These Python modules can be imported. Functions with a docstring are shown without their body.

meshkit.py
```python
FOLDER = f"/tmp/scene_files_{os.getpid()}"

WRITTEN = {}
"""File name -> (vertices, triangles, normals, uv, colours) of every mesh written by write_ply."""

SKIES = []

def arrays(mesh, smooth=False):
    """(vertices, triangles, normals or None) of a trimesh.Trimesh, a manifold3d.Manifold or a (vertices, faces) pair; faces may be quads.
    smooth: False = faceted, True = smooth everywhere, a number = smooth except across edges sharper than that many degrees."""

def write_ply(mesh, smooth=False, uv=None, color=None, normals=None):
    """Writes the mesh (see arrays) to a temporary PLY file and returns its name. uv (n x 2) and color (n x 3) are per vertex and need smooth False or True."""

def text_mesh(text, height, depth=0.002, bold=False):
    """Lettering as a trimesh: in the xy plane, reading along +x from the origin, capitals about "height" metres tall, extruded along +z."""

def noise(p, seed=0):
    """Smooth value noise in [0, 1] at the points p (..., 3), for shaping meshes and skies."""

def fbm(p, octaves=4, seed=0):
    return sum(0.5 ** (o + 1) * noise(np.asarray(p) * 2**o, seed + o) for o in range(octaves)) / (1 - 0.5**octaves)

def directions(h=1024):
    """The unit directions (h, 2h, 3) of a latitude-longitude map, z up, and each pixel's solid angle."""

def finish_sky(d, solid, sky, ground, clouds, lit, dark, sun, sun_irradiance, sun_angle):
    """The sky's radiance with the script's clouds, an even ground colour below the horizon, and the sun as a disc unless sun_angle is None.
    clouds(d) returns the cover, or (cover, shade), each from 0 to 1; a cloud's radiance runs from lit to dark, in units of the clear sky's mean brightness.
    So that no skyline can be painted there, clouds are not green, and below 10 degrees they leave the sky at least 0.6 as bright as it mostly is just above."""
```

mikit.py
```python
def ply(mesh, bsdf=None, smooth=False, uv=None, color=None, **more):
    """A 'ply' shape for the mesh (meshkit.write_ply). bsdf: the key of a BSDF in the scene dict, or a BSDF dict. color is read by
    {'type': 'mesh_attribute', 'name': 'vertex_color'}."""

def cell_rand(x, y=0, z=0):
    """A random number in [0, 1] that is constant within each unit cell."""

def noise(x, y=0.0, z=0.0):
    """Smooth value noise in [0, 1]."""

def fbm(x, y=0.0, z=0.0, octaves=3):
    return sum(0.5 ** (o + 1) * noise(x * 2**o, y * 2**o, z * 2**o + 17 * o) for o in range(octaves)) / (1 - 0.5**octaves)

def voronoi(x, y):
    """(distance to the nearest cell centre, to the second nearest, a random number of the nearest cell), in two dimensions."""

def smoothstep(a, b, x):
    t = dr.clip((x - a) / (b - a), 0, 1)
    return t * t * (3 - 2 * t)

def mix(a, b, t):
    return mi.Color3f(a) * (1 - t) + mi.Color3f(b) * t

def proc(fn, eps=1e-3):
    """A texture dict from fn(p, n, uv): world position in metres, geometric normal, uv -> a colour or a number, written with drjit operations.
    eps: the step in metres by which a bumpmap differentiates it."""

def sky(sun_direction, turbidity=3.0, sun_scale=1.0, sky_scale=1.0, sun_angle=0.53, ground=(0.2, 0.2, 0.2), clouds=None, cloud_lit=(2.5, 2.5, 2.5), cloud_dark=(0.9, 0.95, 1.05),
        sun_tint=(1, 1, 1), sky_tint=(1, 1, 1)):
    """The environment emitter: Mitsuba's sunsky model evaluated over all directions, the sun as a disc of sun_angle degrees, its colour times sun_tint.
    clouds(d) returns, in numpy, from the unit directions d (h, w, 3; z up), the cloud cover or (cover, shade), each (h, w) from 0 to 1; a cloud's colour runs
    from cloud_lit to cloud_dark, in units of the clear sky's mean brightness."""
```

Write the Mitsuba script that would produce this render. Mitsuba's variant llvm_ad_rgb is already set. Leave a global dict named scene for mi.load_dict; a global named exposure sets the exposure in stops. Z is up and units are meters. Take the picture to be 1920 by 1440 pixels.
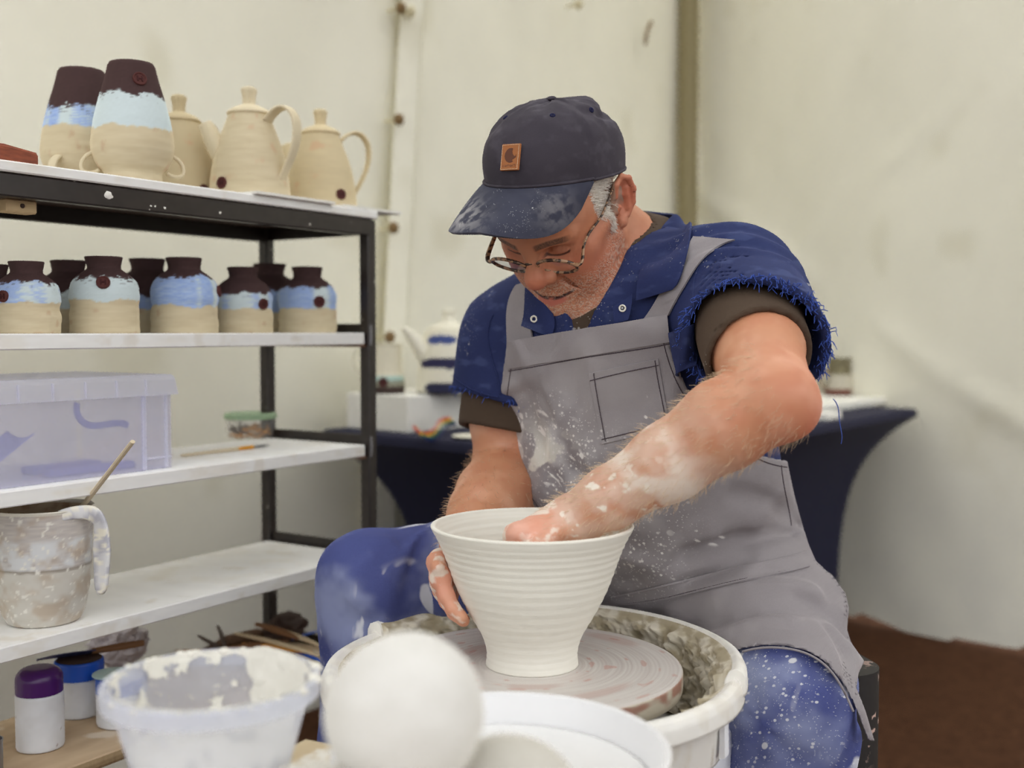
"""A potter throwing a bowl inside a canvas market tent: Mitsuba 3 scene."""
import math
import numpy as np
import trimesh
import manifold3d as m3
import mitsuba as mi
import drjit as dr
import mikit
import meshkit
from mikit import proc, noise, fbm, voronoi, smoothstep, mix, cell_rand

T = mi.ScalarTransform4f
scene, labels = {}, {}
V3 = lambda *a: np.array(a, float)

# ------------------------------------------------------------------ camera, sky, exposure
F, PITCH, CAM = 2100.0, math.atan(100 / 2100.0), V3(0, 0, 0.98)
FWD = V3(0, math.cos(PITCH), -math.sin(PITCH))
UPV = V3(0, math.sin(PITCH), math.cos(PITCH))
scene['camera'] = {
    'type': 'thinlens', 'fov': math.degrees(2 * math.atan(960 / F)), 'fov_axis': 'x',
    'aperture_radius': 0.0075, 'focus_distance': 1.43, 'near_clip': 0.05, 'far_clip': 50.0,
    'to_world': T().look_at(origin=CAM.tolist(), target=(CAM + FWD).tolist(), up=[0, 0, 1])}
scene['sky'] = mikit.sky([-0.35, -0.55, 0.75], turbidity=6.0, sun_scale=0.0, ground=(0.10, 0.085, 0.07),
                         clouds=lambda d: np.ones(d.shape[:2]), cloud_lit=(1.0, 1.0, 1.0), cloud_dark=(1.0, 1.0, 1.0))
exposure = 3.93


def P(px, py, Y):
    """The point at world distance Y seen at this place of the photograph: for setting things out."""
    d = FWD + (px - 960) / F * V3(1, 0, 0) - (py - 720) / F * UPV
    return CAM + d * (Y / d[1])


def pix(p):
    q = np.asarray(p, float) - CAM
    z = q @ FWD
    return np.stack([960 + F * q[..., 0] / z, 720 - F * (q @ UPV) / z], -1)


def Zat(py, Y):
    return P(960, py, Y)[2]


# ------------------------------------------------------------------ helpers
def lin(*c):
    c = np.asarray(c[0] if len(c) == 1 else c, float) / 255.0
    return np.where(c <= 0.04045, c / 12.92, ((c + 0.055) / 1.055) ** 2.4)


def rgb(*c):
    return {'type': 'rgb', 'value': [float(x) for x in lin(*c)]}


def free(key):
    if key not in scene and key not in labels:
        return key
    k = 1
    while f'{key}_{k:03d}' in scene or f'{key}_{k:03d}' in labels:
        k += 1
    return f'{key}_{k:03d}'


def thing(name, label, cat, group=None):
    key = free(name)
    labels[key] = {'label': label, 'category': cat}
    if group:
        labels[key]['group'] = group
    return key


def obj(name, mesh, bsdf, parent=None, smooth=False, label=None, color=None, kind=None, **kw):
    key = free(f'{parent}__{name}' if parent else name)
    scene[key] = mikit.ply(mesh, bsdf, smooth=smooth, color=color, **kw)
    if label or kind:
        labels[key] = {**({'label': label} if label else {}), **({'kind': kind} if kind else {})}
    return key


def single(name, mesh, bsdf, label, cat, group=None, smooth=False, color=None, **kw):
    key = free(name)
    scene[key] = mikit.ply(mesh, bsdf, smooth=smooth, color=color, **kw)
    labels[key] = {'label': label, 'category': cat}
    if group:
        labels[key]['group'] = group
    return key


def cat_(*ms):
    return trimesh.util.concatenate([m for m in ms])


def xf(mesh, R=None, t=None):
    m = mesh.copy()
    v = np.asarray(m.vertices)
    if R is not None:
        v = v @ np.asarray(R).T
    if t is not None:
        v = v + np.asarray(t)
    return trimesh.Trimesh(v, m.faces, process=False)


def cbox(x0, x1, y0, y1, z0, z1, b=0.002):
    """A box with chamfered edges."""
    pts = []
    for x, sx in ((x0, 1), (x1, -1)):
        for y, sy in ((y0, 1), (y1, -1)):
            for z, sz in ((z0, 1), (z1, -1)):
                pts += [(x, y + sy * b, z + sz * b), (x + sx * b, y, z + sz * b), (x + sx * b, y + sy * b, z)]
    return trimesh.convex.convex_hull(np.array(pts))


def frame(a):
    """Axes from angle a (degrees): u runs to the right and away, v to the right and nearer."""
    a = math.radians(a)
    return V3(math.sin(a), math.cos(a), 0), V3(math.cos(a), -math.sin(a), 0)


def obox(O, u, v, s0, s1, t0, t1, z0, z1, b=0.002):
    m = cbox(s0, s1, t0, t1, z0, z1, b)
    q = np.asarray(m.vertices)
    w = O[None] * [1, 1, 0] + q[:, :1] * u + q[:, 1:2] * v + q[:, 2:] * [0, 0, 1]
    m = trimesh.Trimesh(w, m.faces, process=False)
    if m.volume < 0:
        m.invert()
    return m


def catmull(pts, n):
    """A smooth curve through the points, n samples in all."""
    pts = np.asarray(pts, float)
    from scipy.interpolate import CubicSpline, PchipInterpolator
    d = np.r_[0, np.cumsum(np.linalg.norm(np.diff(pts, axis=0), axis=1) + 1e-9)]
    return CubicSpline(d / d[-1], pts, axis=0)(np.linspace(0, 1, n))


def lathe(prof, n=96, step=None, smooth_prof=False):
    """Revolve (r, z) points round z. Returns mesh, theta, profile index; rows by profile point."""
    prof = np.asarray(prof, float)
    if smooth_prof:
        prof = catmull(prof, smooth_prof)
        prof[:, 0] = np.maximum(prof[:, 0], 0)
    if step:
        out = [prof[0]]
        for a, b in zip(prof[:-1], prof[1:]):
            k = max(1, int(np.ceil(np.linalg.norm(b - a) / step)))
            out += [a + (b - a) * (i + 1) / k for i in range(k)]
        prof = np.array(out)
    th = np.arange(n) * 2 * np.pi / n
    v = np.stack([prof[:, :1] * np.cos(th), prof[:, :1] * np.sin(th), np.repeat(prof[:, 1:], n, 1)], -1).reshape(-1, 3)
    i, j = np.meshgrid(np.arange(len(prof) - 1), np.arange(n), indexing='ij')
    a, b, c, d = i * n + j, i * n + (j + 1) % n, (i + 1) * n + (j + 1) % n, (i + 1) * n + j
    f = np.stack([a, b, c, a, c, d], -1).reshape(-1, 3)
    return trimesh.Trimesh(v, f, process=False), np.tile(th, len(prof)), np.repeat(np.arange(len(prof)), n)


def frames_along(p, up=(0, 0, 1)):
    p = np.asarray(p, float)
    t = np.gradient(p, axis=0)
    t /= np.linalg.norm(t, axis=1, keepdims=True) + 1e-12
    a = np.zeros_like(t)
    x = np.cross(t[0], up)
    if np.linalg.norm(x) < 1e-3:
        x = np.cross(t[0], [1, 0, 0.1])
    for k in range(len(p)):
        x = x - t[k] * (x @ t[k])
        x = x / (np.linalg.norm(x) + 1e-12)
        a[k] = x
    return t, a, np.cross(t, a)


def tube(p, r, n=12, flat=1.0, up=(0, 0, 1), cap=True):
    """A tube along p with radii r; flat squeezes the section along its second axis."""
    p = np.asarray(p, float)
    r = np.broadcast_to(np.asarray(r, float), (len(p),))
    flat = np.broadcast_to(np.asarray(flat, float), (len(p),))
    t, a, b = frames_along(p, up)
    th = np.arange(n) * 2 * np.pi / n
    v = p[:, None] + r[:, None, None] * (np.cos(th)[None, :, None] * a[:, None] + flat[:, None, None] * np.sin(th)[None, :, None] * b[:, None])
    v = v.reshape(-1, 3)
    i, j = np.meshgrid(np.arange(len(p) - 1), np.arange(n), indexing='ij')
    q0, q1, q2, q3 = i * n + j, i * n + (j + 1) % n, (i + 1) * n + (j + 1) % n, (i + 1) * n + j
    f = np.stack([q0, q1, q2, q0, q2, q3], -1).reshape(-1, 3)
    if cap:
        k = len(v)
        v = np.vstack([v, p[0], p[-1]])
        jj = np.arange(n)
        e = (len(p) - 1) * n
        f = np.vstack([f, np.stack([np.full(n, k), (jj + 1) % n, jj], 1), np.stack([np.full(n, k + 1), e + jj, e + (jj + 1) % n], 1)])
    m = trimesh.Trimesh(v, f, process=False)
    if m.volume < 0:
        m.invert()
    return m


def fibres(p, r, sides=3):
    """Many fine strands at once: p (n, k, 3) points, r (k,) radii."""
    p = np.asarray(p, float)
    n, k = p.shape[:2]
    t = p[:, -1] - p[:, 0]
    a = np.cross(t, np.where(np.abs(t[:, 2:]) < 0.7 * np.linalg.norm(t, axis=1, keepdims=True), [0, 0, 1.0], [1.0, 0, 0]))
    a /= np.linalg.norm(a, axis=1, keepdims=True) + 1e-12
    b = np.cross(t, a)
    b /= np.linalg.norm(b, axis=1, keepdims=True) + 1e-12
    th = np.arange(sides) * 2 * np.pi / sides
    ring = np.cos(th)[None, :, None] * a[:, None] + np.sin(th)[None, :, None] * b[:, None]
    v = p[:, :, None] + np.asarray(r, float)[None, :, None, None] * ring[:, None]
    i, j = np.meshgrid(np.arange(k - 1), np.arange(sides), indexing='ij')
    q = np.stack([i * sides + j, i * sides + (j + 1) % sides, (i + 1) * sides + (j + 1) % sides, (i + 1) * sides + j], -1).reshape(-1, 4)
    f = np.vstack([q[:, [0, 1, 2]], q[:, [0, 2, 3]]])
    f = (f[None] + (np.arange(n) * k * sides)[:, None, None]).reshape(-1, 3)
    return trimesh.Trimesh(v.reshape(-1, 3), f, process=False)


def grid_mesh(pts, closed_u=False):
    """Faces for an (a, b, 3) array of points."""
    a, b = pts.shape[:2]
    i, j = np.meshgrid(np.arange(a - 1), np.arange(b if closed_u else b - 1), indexing='ij')
    q0, q1, q2, q3 = i * b + j, i * b + (j + 1) % b, (i + 1) * b + (j + 1) % b, (i + 1) * b + j
    f = np.stack([q0, q1, q2, q0, q2, q3], -1).reshape(-1, 3)
    return trimesh.Trimesh(pts.reshape(-1, 3), f, process=False)


def sheet(pts, thick):
    """A sheet of points (a, b, 3) given thickness to both sides, edges closed."""
    m = grid_mesh(pts)
    n = m.vertex_normals
    a, b = pts.shape[:2]
    v = np.vstack([m.vertices + n * thick / 2, m.vertices - n * thick / 2])
    k = a * b
    rim = np.r_[np.arange(b - 1), np.arange(a - 1) * b + b - 1, (a - 1) * b + np.arange(b - 1, 0, -1), np.arange(a - 1, 0, -1) * b]
    nx = np.roll(rim, -1)
    side = np.vstack([np.stack([rim, rim + k, nx + k], 1), np.stack([rim, nx + k, nx], 1)])
    m = trimesh.Trimesh(v, np.vstack([m.faces, m.faces[:, ::-1] + k, side]), process=False)
    return m


def blob(r, level=3, amp=0.0, freq=8.0, seed=0, squash=(1, 1, 1)):
    m = trimesh.creation.icosphere(subdivisions=level, radius=1.0)
    v = np.asarray(m.vertices)
    k = 1 + amp * (meshkit.fbm(v * freq / 4 + 31.7 + seed * 5.3, 3, seed) - 0.5) * 2
    return trimesh.Trimesh(v * k[:, None] * r * np.asarray(squash), m.faces, process=False)


nz = lambda p, s=0: meshkit.noise(np.asarray(p, float) + 50.0, s)
fb = lambda p, o=4, s=0: meshkit.fbm(np.asarray(p, float) + 50.0, o, s)
sst = lambda a, b, x: (lambda t: t * t * (3 - 2 * t))(np.clip((x - a) / (b - a), 0, 1))
lerp = lambda a, b, t: np.asarray(a) * (1 - np.asarray(t)[..., None]) + np.asarray(b) * np.asarray(t)[..., None]

# ------------------------------------------------------------------ materials
VC = {'type': 'mesh_attribute', 'name': 'vertex_color'}


def pr(color, rough=0.6, spec=0.4, two=True, **kw):
    d = {'type': 'principled', 'base_color': color, 'roughness': rough, 'specular': spec, **kw}
    return {'type': 'twosided', 'bsdf': d} if two else d


def bump(inner, fn, scale=1.0, eps=1e-3):
    b = {'type': 'bumpmap', 'arbitrary': proc(fn, eps), 'scale': scale, 'bsdf': inner}
    return {'type': 'twosided', 'bsdf': b}


scene['vc_matte'] = pr(VC, 0.85, 0.25)
scene['vc_satin'] = pr(VC, 0.45, 0.4)
scene['vc_wet'] = pr(VC, 0.3, 0.5)


def canvas_col(p, n, uv):
    a = fbm(p.x * 1.3 + 7, p.y * 1.3, p.z * 0.9, 4)
    b = fbm(p.x * 9, p.y * 9 + 3, p.z * 5, 3)
    s = smoothstep(0.62, 0.80, fbm(p.x * 5 + 40, p.y * 5, p.z * 3.2 + 9, 3)) * 0.35
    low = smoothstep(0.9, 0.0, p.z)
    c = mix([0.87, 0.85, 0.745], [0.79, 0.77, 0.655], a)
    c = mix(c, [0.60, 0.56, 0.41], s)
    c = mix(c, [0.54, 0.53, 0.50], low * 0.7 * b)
    return c * (0.96 + 0.08 * b)


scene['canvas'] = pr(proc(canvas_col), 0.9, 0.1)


def carpet_col(p, n, uv):
    a = fbm(p.x * 60, p.y * 60, 0, 3)
    b = fbm(p.x * 320, p.y * 320, 3, 2)
    c = mix([0.030, 0.013, 0.008], [0.115, 0.055, 0.030], a * 0.55 + b * 0.5)
    return c


scene['carpet'] = pr(proc(carpet_col), 1.0, 0.05)
scene['tent_post'] = pr(rgb(140, 130, 98), 0.5, 0.3)
scene['toggle'] = pr(rgb(120, 96, 62), 0.6, 0.3)
scene['cream'] = pr(rgb(205, 196, 165), 0.6, 0.3)


def metal_col(p, n, uv):
    a = fbm(p.x * 40, p.y * 40, p.z * 40, 3)
    s = smoothstep(0.86, 0.9, fbm(p.x * 90, p.y * 90 + 4, p.z * 90, 2))
    c = mix([0.013, 0.010, 0.009], [0.028, 0.021, 0.018], a)
    return mix(c, [0.6, 0.58, 0.54], s)


scene['dark_metal'] = pr(proc(metal_col), 0.38, 0.5)
scene['rust'] = pr(rgb(120, 84, 62), 0.6, 0.3)


def white_col(p, n, uv):
    a = fbm(p.x * 14, p.y * 14, p.z * 30, 4)
    g = noise(p.x * 18 + p.y * 30, p.y * 18 - p.x * 14, p.z * 160)
    s = smoothstep(0.60, 0.78, fbm(p.x * 30 + 11, p.y * 30, p.z * 30, 3))
    c = mix([0.80, 0.80, 0.79], [0.72, 0.72, 0.72], g * 0.7)
    c = mix(c, [0.62, 0.57, 0.49], s * 0.45)
    return mix(c, [0.70, 0.66, 0.58], smoothstep(0.52, 0.75, a) * 0.5)


scene['white_wood'] = pr(proc(white_col), 0.6, 0.3)
scene['white_plinth'] = pr(rgb(226, 225, 220), 0.6, 0.3)


def ply_col(p, n, uv):
    side = 1 - smoothstep(0.3, 0.7, dr.abs(n.z))
    g = fbm(p.x * 8 + p.y * 12, p.y * 30 - p.x * 45, 0, 3)
    top = mix([0.56, 0.43, 0.29], [0.42, 0.30, 0.19], g)
    top = mix(top, [0.68, 0.60, 0.50], smoothstep(0.55, 0.7, fbm(p.x * 22, p.y * 22, 5, 3)) * 0.7)
    lay = smoothstep(0.4, 0.6, noise(p.z * 420, 3, 7))
    ed = mix([0.17, 0.105, 0.05], [0.46, 0.34, 0.20], lay * 0.75 + 0.25 * noise(p.x * 300, p.y * 300, p.z * 100))
    return mix(top, ed, side)


scene['plywood'] = pr(proc(ply_col), 0.7, 0.2)


def stained_board(p, n, uv):
    g = fbm(p.x * 10 + p.y * 14, p.y * 24 - p.x * 34, 0, 3)
    c = mix([0.60, 0.50, 0.34], [0.47, 0.37, 0.23], g)
    s = smoothstep(0.38, 0.56, fbm(p.x * 26, p.y * 26, 3, 4))
    c = mix(c, [0.76, 0.74, 0.68], s)
    sp = smoothstep(0.20, 0.12, voronoi(p.x * 70, p.y * 70)[0]) * smoothstep(0.45, 0.6, noise(p.x * 20, p.y * 20, 8))
    return mix(c, [0.50, 0.40, 0.25], sp * 0.7)


scene['work_board'] = pr(proc(stained_board), 0.7, 0.25)
scene['wood_block'] = pr(rgb(196, 172, 134), 0.7, 0.2)


def old_wood(p, n, uv):
    g = fbm(p.x * 60 + p.y * 30, p.y * 60, p.z * 300, 3)
    c = mix([0.30, 0.085, 0.045], [0.12, 0.04, 0.028], g)
    s = smoothstep(0.45, 0.6, fbm(p.x * 80, p.y * 80, p.z * 60, 3)) * smoothstep(0.2, 0.8, n.z)
    return mix(c, [0.56, 0.49, 0.38], s)


scene['red_wood'] = pr(proc(old_wood), 0.8, 0.2)
scene['navy_cover'] = pr(rgb(33, 34, 56), 0.75, 0.2, sheen=0.3)
scene['seal'] = pr(rgb(80, 42, 40), 0.7, 0.25)
scene['seal_dark'] = pr(rgb(60, 24, 26), 0.7, 0.25)


def milky(base, clear, diff_trans=1.0):
    return {'type': 'blendbsdf', 'weight': clear,
            'bsdf_0': {'type': 'principledthin', 'base_color': rgb(*base), 'roughness': 0.5, 'diff_trans': diff_trans, 'spec_trans': 0.0, 'eta': 1.4},
            'bsdf_1': {'type': 'thindielectric', 'int_ior': 1.3}}


scene['clear_plastic'] = milky((234, 234, 250), 0.72)
scene['clear_lid'] = milky((238, 239, 250), 0.40)
scene['tub_plastic'] = milky((236, 238, 245), 0.12)
scene['clear_pot'] = milky((232, 232, 232), 0.75)
scene['white_plastic'] = pr(rgb(226, 228, 232), 0.35, 0.5)
scene['blue_plastic'] = pr(rgb(30, 84, 190), 0.35, 0.5)
scene['purple_plastic'] = pr(rgb(70, 26, 98), 0.28, 0.5)
scene['teal_plastic'] = pr(rgb(176, 205, 205), 0.4, 0.4)
scene['green_lid'] = pr(rgb(146, 172, 140), 0.45, 0.4)
scene['lavender'] = pr(rgb(118, 124, 190), 0.5, 0.3)
scene['dark_tool'] = pr(rgb(62, 46, 40), 0.6, 0.3)
scene['brown_tool'] = pr(rgb(128, 92, 62), 0.65, 0.3)
scene['pale_tool'] = pr(rgb(196, 178, 148), 0.7, 0.2)
scene['steel'] = pr(rgb(150, 150, 155), 0.35, 0.5, metallic=0.8)
scene['blade_blue'] = pr(rgb(62, 66, 104), 0.4, 0.5)
scene['orange_bits'] = pr(rgb(214, 148, 44), 0.6, 0.3)
scene['brown_bits'] = pr(rgb(84, 58, 40), 0.7, 0.2)
scene['stick'] = pr(rgb(206, 192, 166), 0.8, 0.2)


def bag_col(p, n, uv):
    return mix([0.55, 0.52, 0.56], [0.38, 0.34, 0.36], fbm(p.x * 60, p.y * 60, p.z * 60, 3))


scene['film_bag'] = pr(proc(bag_col), 0.3, 0.5)


def stool_col(p, n, uv):
    a = smoothstep(0.64, 0.70, fbm(p.x * 100, p.y * 100, p.z * 100, 4)) * smoothstep(0.42, 0.6, fbm(p.x * 16, p.y * 16, p.z * 16, 2))
    return mix([0.022, 0.020, 0.020], [0.52, 0.36, 0.31], a)


scene['stool_paint'] = pr(proc(stool_col), 0.55, 0.35)

# ------------------------------------------------------------------ pottery colours (linear)
CLAY, CLAY2 = lin(206, 194, 166), lin(189, 174, 143)
DARK = lin(64, 46, 46)
PALE, BLUE, PALEBLUE = lin(200, 214, 218), lin(136, 164, 220), lin(176, 196, 228)
# ------------------------------------------------------------------ the tent: floor, canvas walls, corner post
fx, fy = np.meshgrid(np.linspace(-5, 5, 60), np.linspace(-6, 6, 90), indexing='ij')
fl = grid_mesh(np.stack([fx, fy, fx * 0], -1))
if fl.face_normals[0][2] < 0:
    fl.invert()
obj('floor', fl, 'carpet', kind='structure', label='brown coarse matting on the tent floor')

WU, WN = V3(0.616, 0.788, 0), V3(0.788, -0.616, 0)
W0 = V3(-0.56, 2.80, 0)
CORNER = W0 + WU * 2.07


def canvas_wall(path, z0, z1, nu, nv, amp, seed, hem=None):
    path = catmull(path, nu)
    zz = np.linspace(0, 1, nv)
    t = np.gradient(path, axis=0)
    t /= np.linalg.norm(t, axis=1, keepdims=True)
    nn = np.stack([t[:, 1], -t[:, 0]], 1)
    s = np.r_[0, np.cumsum(np.linalg.norm(np.diff(path, axis=0), axis=1))]
    S, Z = np.meshgrid(s, zz, indexing='ij')
    bot = z0 + (0 if hem is None else hem(s))
    H = bot[:, None] * (1 - Z) + z1 * Z if hem is not None else z0 + (z1 - z0) * Z
    q = np.stack([S * 1.6, H * 0.9, S * 0 + seed], -1)
    d = (fb(q, 3, seed) - 0.5) * amp * 2
    # soft creases that run aslant
    for k, (a, b, w, h) in enumerate([(0.55, 1.3, 0.03, 0.010), (-0.4, 2.1, 0.025, 0.007), (0.9, 2.9, 0.03, 0.008), (-0.7, 0.6, 0.03, 0.007)]):
        e = S * math.sin(a) + H * math.cos(a) - b + 0.06 * (nz(q * 2, k) - 0.5)
        d += 1.7 * h * np.exp(-(e / w) ** 2) * sst(0.35, 0.6, nz(q * 1.7 + 9, k + 5))
    X = path[:, None, 0] + nn[:, None, 0] * d
    Y = path[:, None, 1] + nn[:, None, 1] * d
    return sheet(np.stack([X, Y, H], -1), 0.003)


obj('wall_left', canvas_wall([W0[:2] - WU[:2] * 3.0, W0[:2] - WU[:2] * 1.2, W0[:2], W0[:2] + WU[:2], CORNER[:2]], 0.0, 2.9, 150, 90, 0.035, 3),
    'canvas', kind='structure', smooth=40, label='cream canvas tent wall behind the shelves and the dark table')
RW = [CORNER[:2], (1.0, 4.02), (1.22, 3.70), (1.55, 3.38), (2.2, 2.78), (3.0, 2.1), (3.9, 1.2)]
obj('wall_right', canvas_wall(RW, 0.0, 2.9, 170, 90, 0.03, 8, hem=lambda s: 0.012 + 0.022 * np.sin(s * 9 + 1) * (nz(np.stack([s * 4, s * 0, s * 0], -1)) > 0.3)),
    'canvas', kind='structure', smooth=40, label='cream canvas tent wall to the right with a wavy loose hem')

cx_, cy_ = np.meshgrid(np.linspace(-4.2, 4.2, 40), np.linspace(-0.9, 6, 40), indexing='ij')
obj('ceiling', grid_mesh(np.stack([cx_, cy_, 2.88 + 0.02 * np.sin(cx_ * 3) * np.sin(cy_ * 2.3)], -1)), 'roof_canvas', kind='structure', smooth=True, label='translucent cream canvas tent roof')
scene['roof_canvas'] = {'type': 'principledthin', 'base_color': {'type': 'rgb', 'value': [0.90, 0.90, 0.87]}, 'roughness': 0.9, 'diff_trans': 1.4, 'spec_trans': 0.0, 'eta': 1.3}

# the post in the corner, a fluted upright with a sleeve seam
cu, cv = frame(52)
post = cat_(obox(CORNER + V3(-0.05, -0.16, 0), cu, cv, -0.03, 0.03, -0.034, 0.034, 0.0, 2.9, 0.012),
            obox(CORNER + V3(-0.05, -0.16, 0), cu, cv, -0.034, -0.028, -0.006, 0.006, 0.0, 2.9, 0.002),
            obox(CORNER + V3(-0.05, -0.16, 0), cu, cv, -0.010, 0.010, 0.032, 0.040, 0.0, 2.9, 0.003))
obj('trim_1', post, 'tent_post', kind='structure', label='grey olive upright post in the tent corner')


def on_wall(px, py, off=0.0):
    """Where the ray of this pixel meets the left wall's plane, pulled off towards the room."""
    d = FWD + (px - 960) / F * V3(1, 0, 0) - (py - 720) / F * UPV
    k = ((W0 + WN * off - CAM) @ WN) / (d @ WN)
    return CAM + d * k


# the overlapping flap where two widths of canvas are laced, part of the wall
p0, p1 = on_wall(772, 10, 0.03), on_wall(741, 640, 0.03)
fz = np.linspace(0.0, 2.9, 60)
ft = (fz - p1[2]) / (p0[2] - p1[2])
fc = p1[None] * [1, 1, 0] + (p0 - p1)[None] * [1, 1, 0] * np.clip(ft, -0.6, 1.3)[:, None] + fz[:, None] * [0, 0, 1]
flap = np.stack([fc + WU * w + WN * (h + 0.012 * (nz(np.stack([fz * 2, fz * 0 + w * 9, fz * 0], -1)) - 0.5)[:, None]) for w, h in
                 ((-0.055, 0.012), (-0.02, 0.020), (0.0, 0.022), (0.010, 0.026), (0.022, 0.022), (0.05, -0.03))], 1)
obj('canvas_flap', sheet(flap, 0.003), 'canvas', 'wall_left', smooth=50)


def toggle_at(px, py, name, mat, lab, r=0.014, ln=0.03):
    c = on_wall(px, py, 0.075)
    ax = np.linspace(-1, 1, 9)
    t = tube(c[None] + ax[:, None] * V3(0.1, 0, 1) * ln / 2, r * np.sqrt(np.maximum(1.05 - ax ** 2 * 0.9, 0.05)), 10)
    cord = tube(np.array([c, c - WN * 0.05]), 0.004, 6)
    key = thing(name, lab, 'toggle', 'toggles on the canvas seam')
    obj('peg', t, mat, key, smooth=40)
    obj('cord', cord, 'cream', key, smooth=40)


toggle_at(752, 15, 'canvas_toggle', 'toggle', 'brown toggle topmost on the canvas seam, near the top edge of the photo')
toggle_at(748, 224, 'canvas_toggle', 'toggle', 'brown toggle on the canvas seam level with the top shelf teapots')
toggle_at(738, 427, 'canvas_toggle', 'toggle', 'brown toggle on the canvas seam beside the top corner of the shelf frame')
toggle_at(731, 632, 'canvas_toggle', 'toggle', 'lowest brown toggle on the canvas seam, above the mug on the white plinth')
toggle_at(771, 22, 'canvas_toggle', 'cream', 'pale cream toggle on the seam, right of the topmost brown toggle', 0.012, 0.03)
toggle_at(1085, 8, 'canvas_toggle', 'cream', 'pale toggle high on the canvas wall, left of the tent post', 0.014, 0.03)

# a curl of cord hanging on the wall left of the post
q = np.array([on_wall(1222, 42, 0.05), on_wall(1216, 52, 0.06), on_wall(1212, 66, 0.06), on_wall(1210, 82, 0.05)])
single('hanging_cord', tube(catmull(q, 16), 0.007, 8), 'toggle', 'short curl of brown cord hanging on the canvas wall left of the tent post', 'cord', smooth=40)
w = P(1457, 512, 3.52)
single('wooden_peg', tube(np.array([w + V3(-.012, 0.0, -.03), w + V3(-.006, 0, 0), w + V3(0, 0, .012), w + V3(0, 0, .016)]), [.011, .013, .011, .006], 10), 'rust',
       'small orange brown wooden peg on the right canvas wall, just past the shoulder', 'peg', smooth=40)
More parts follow.
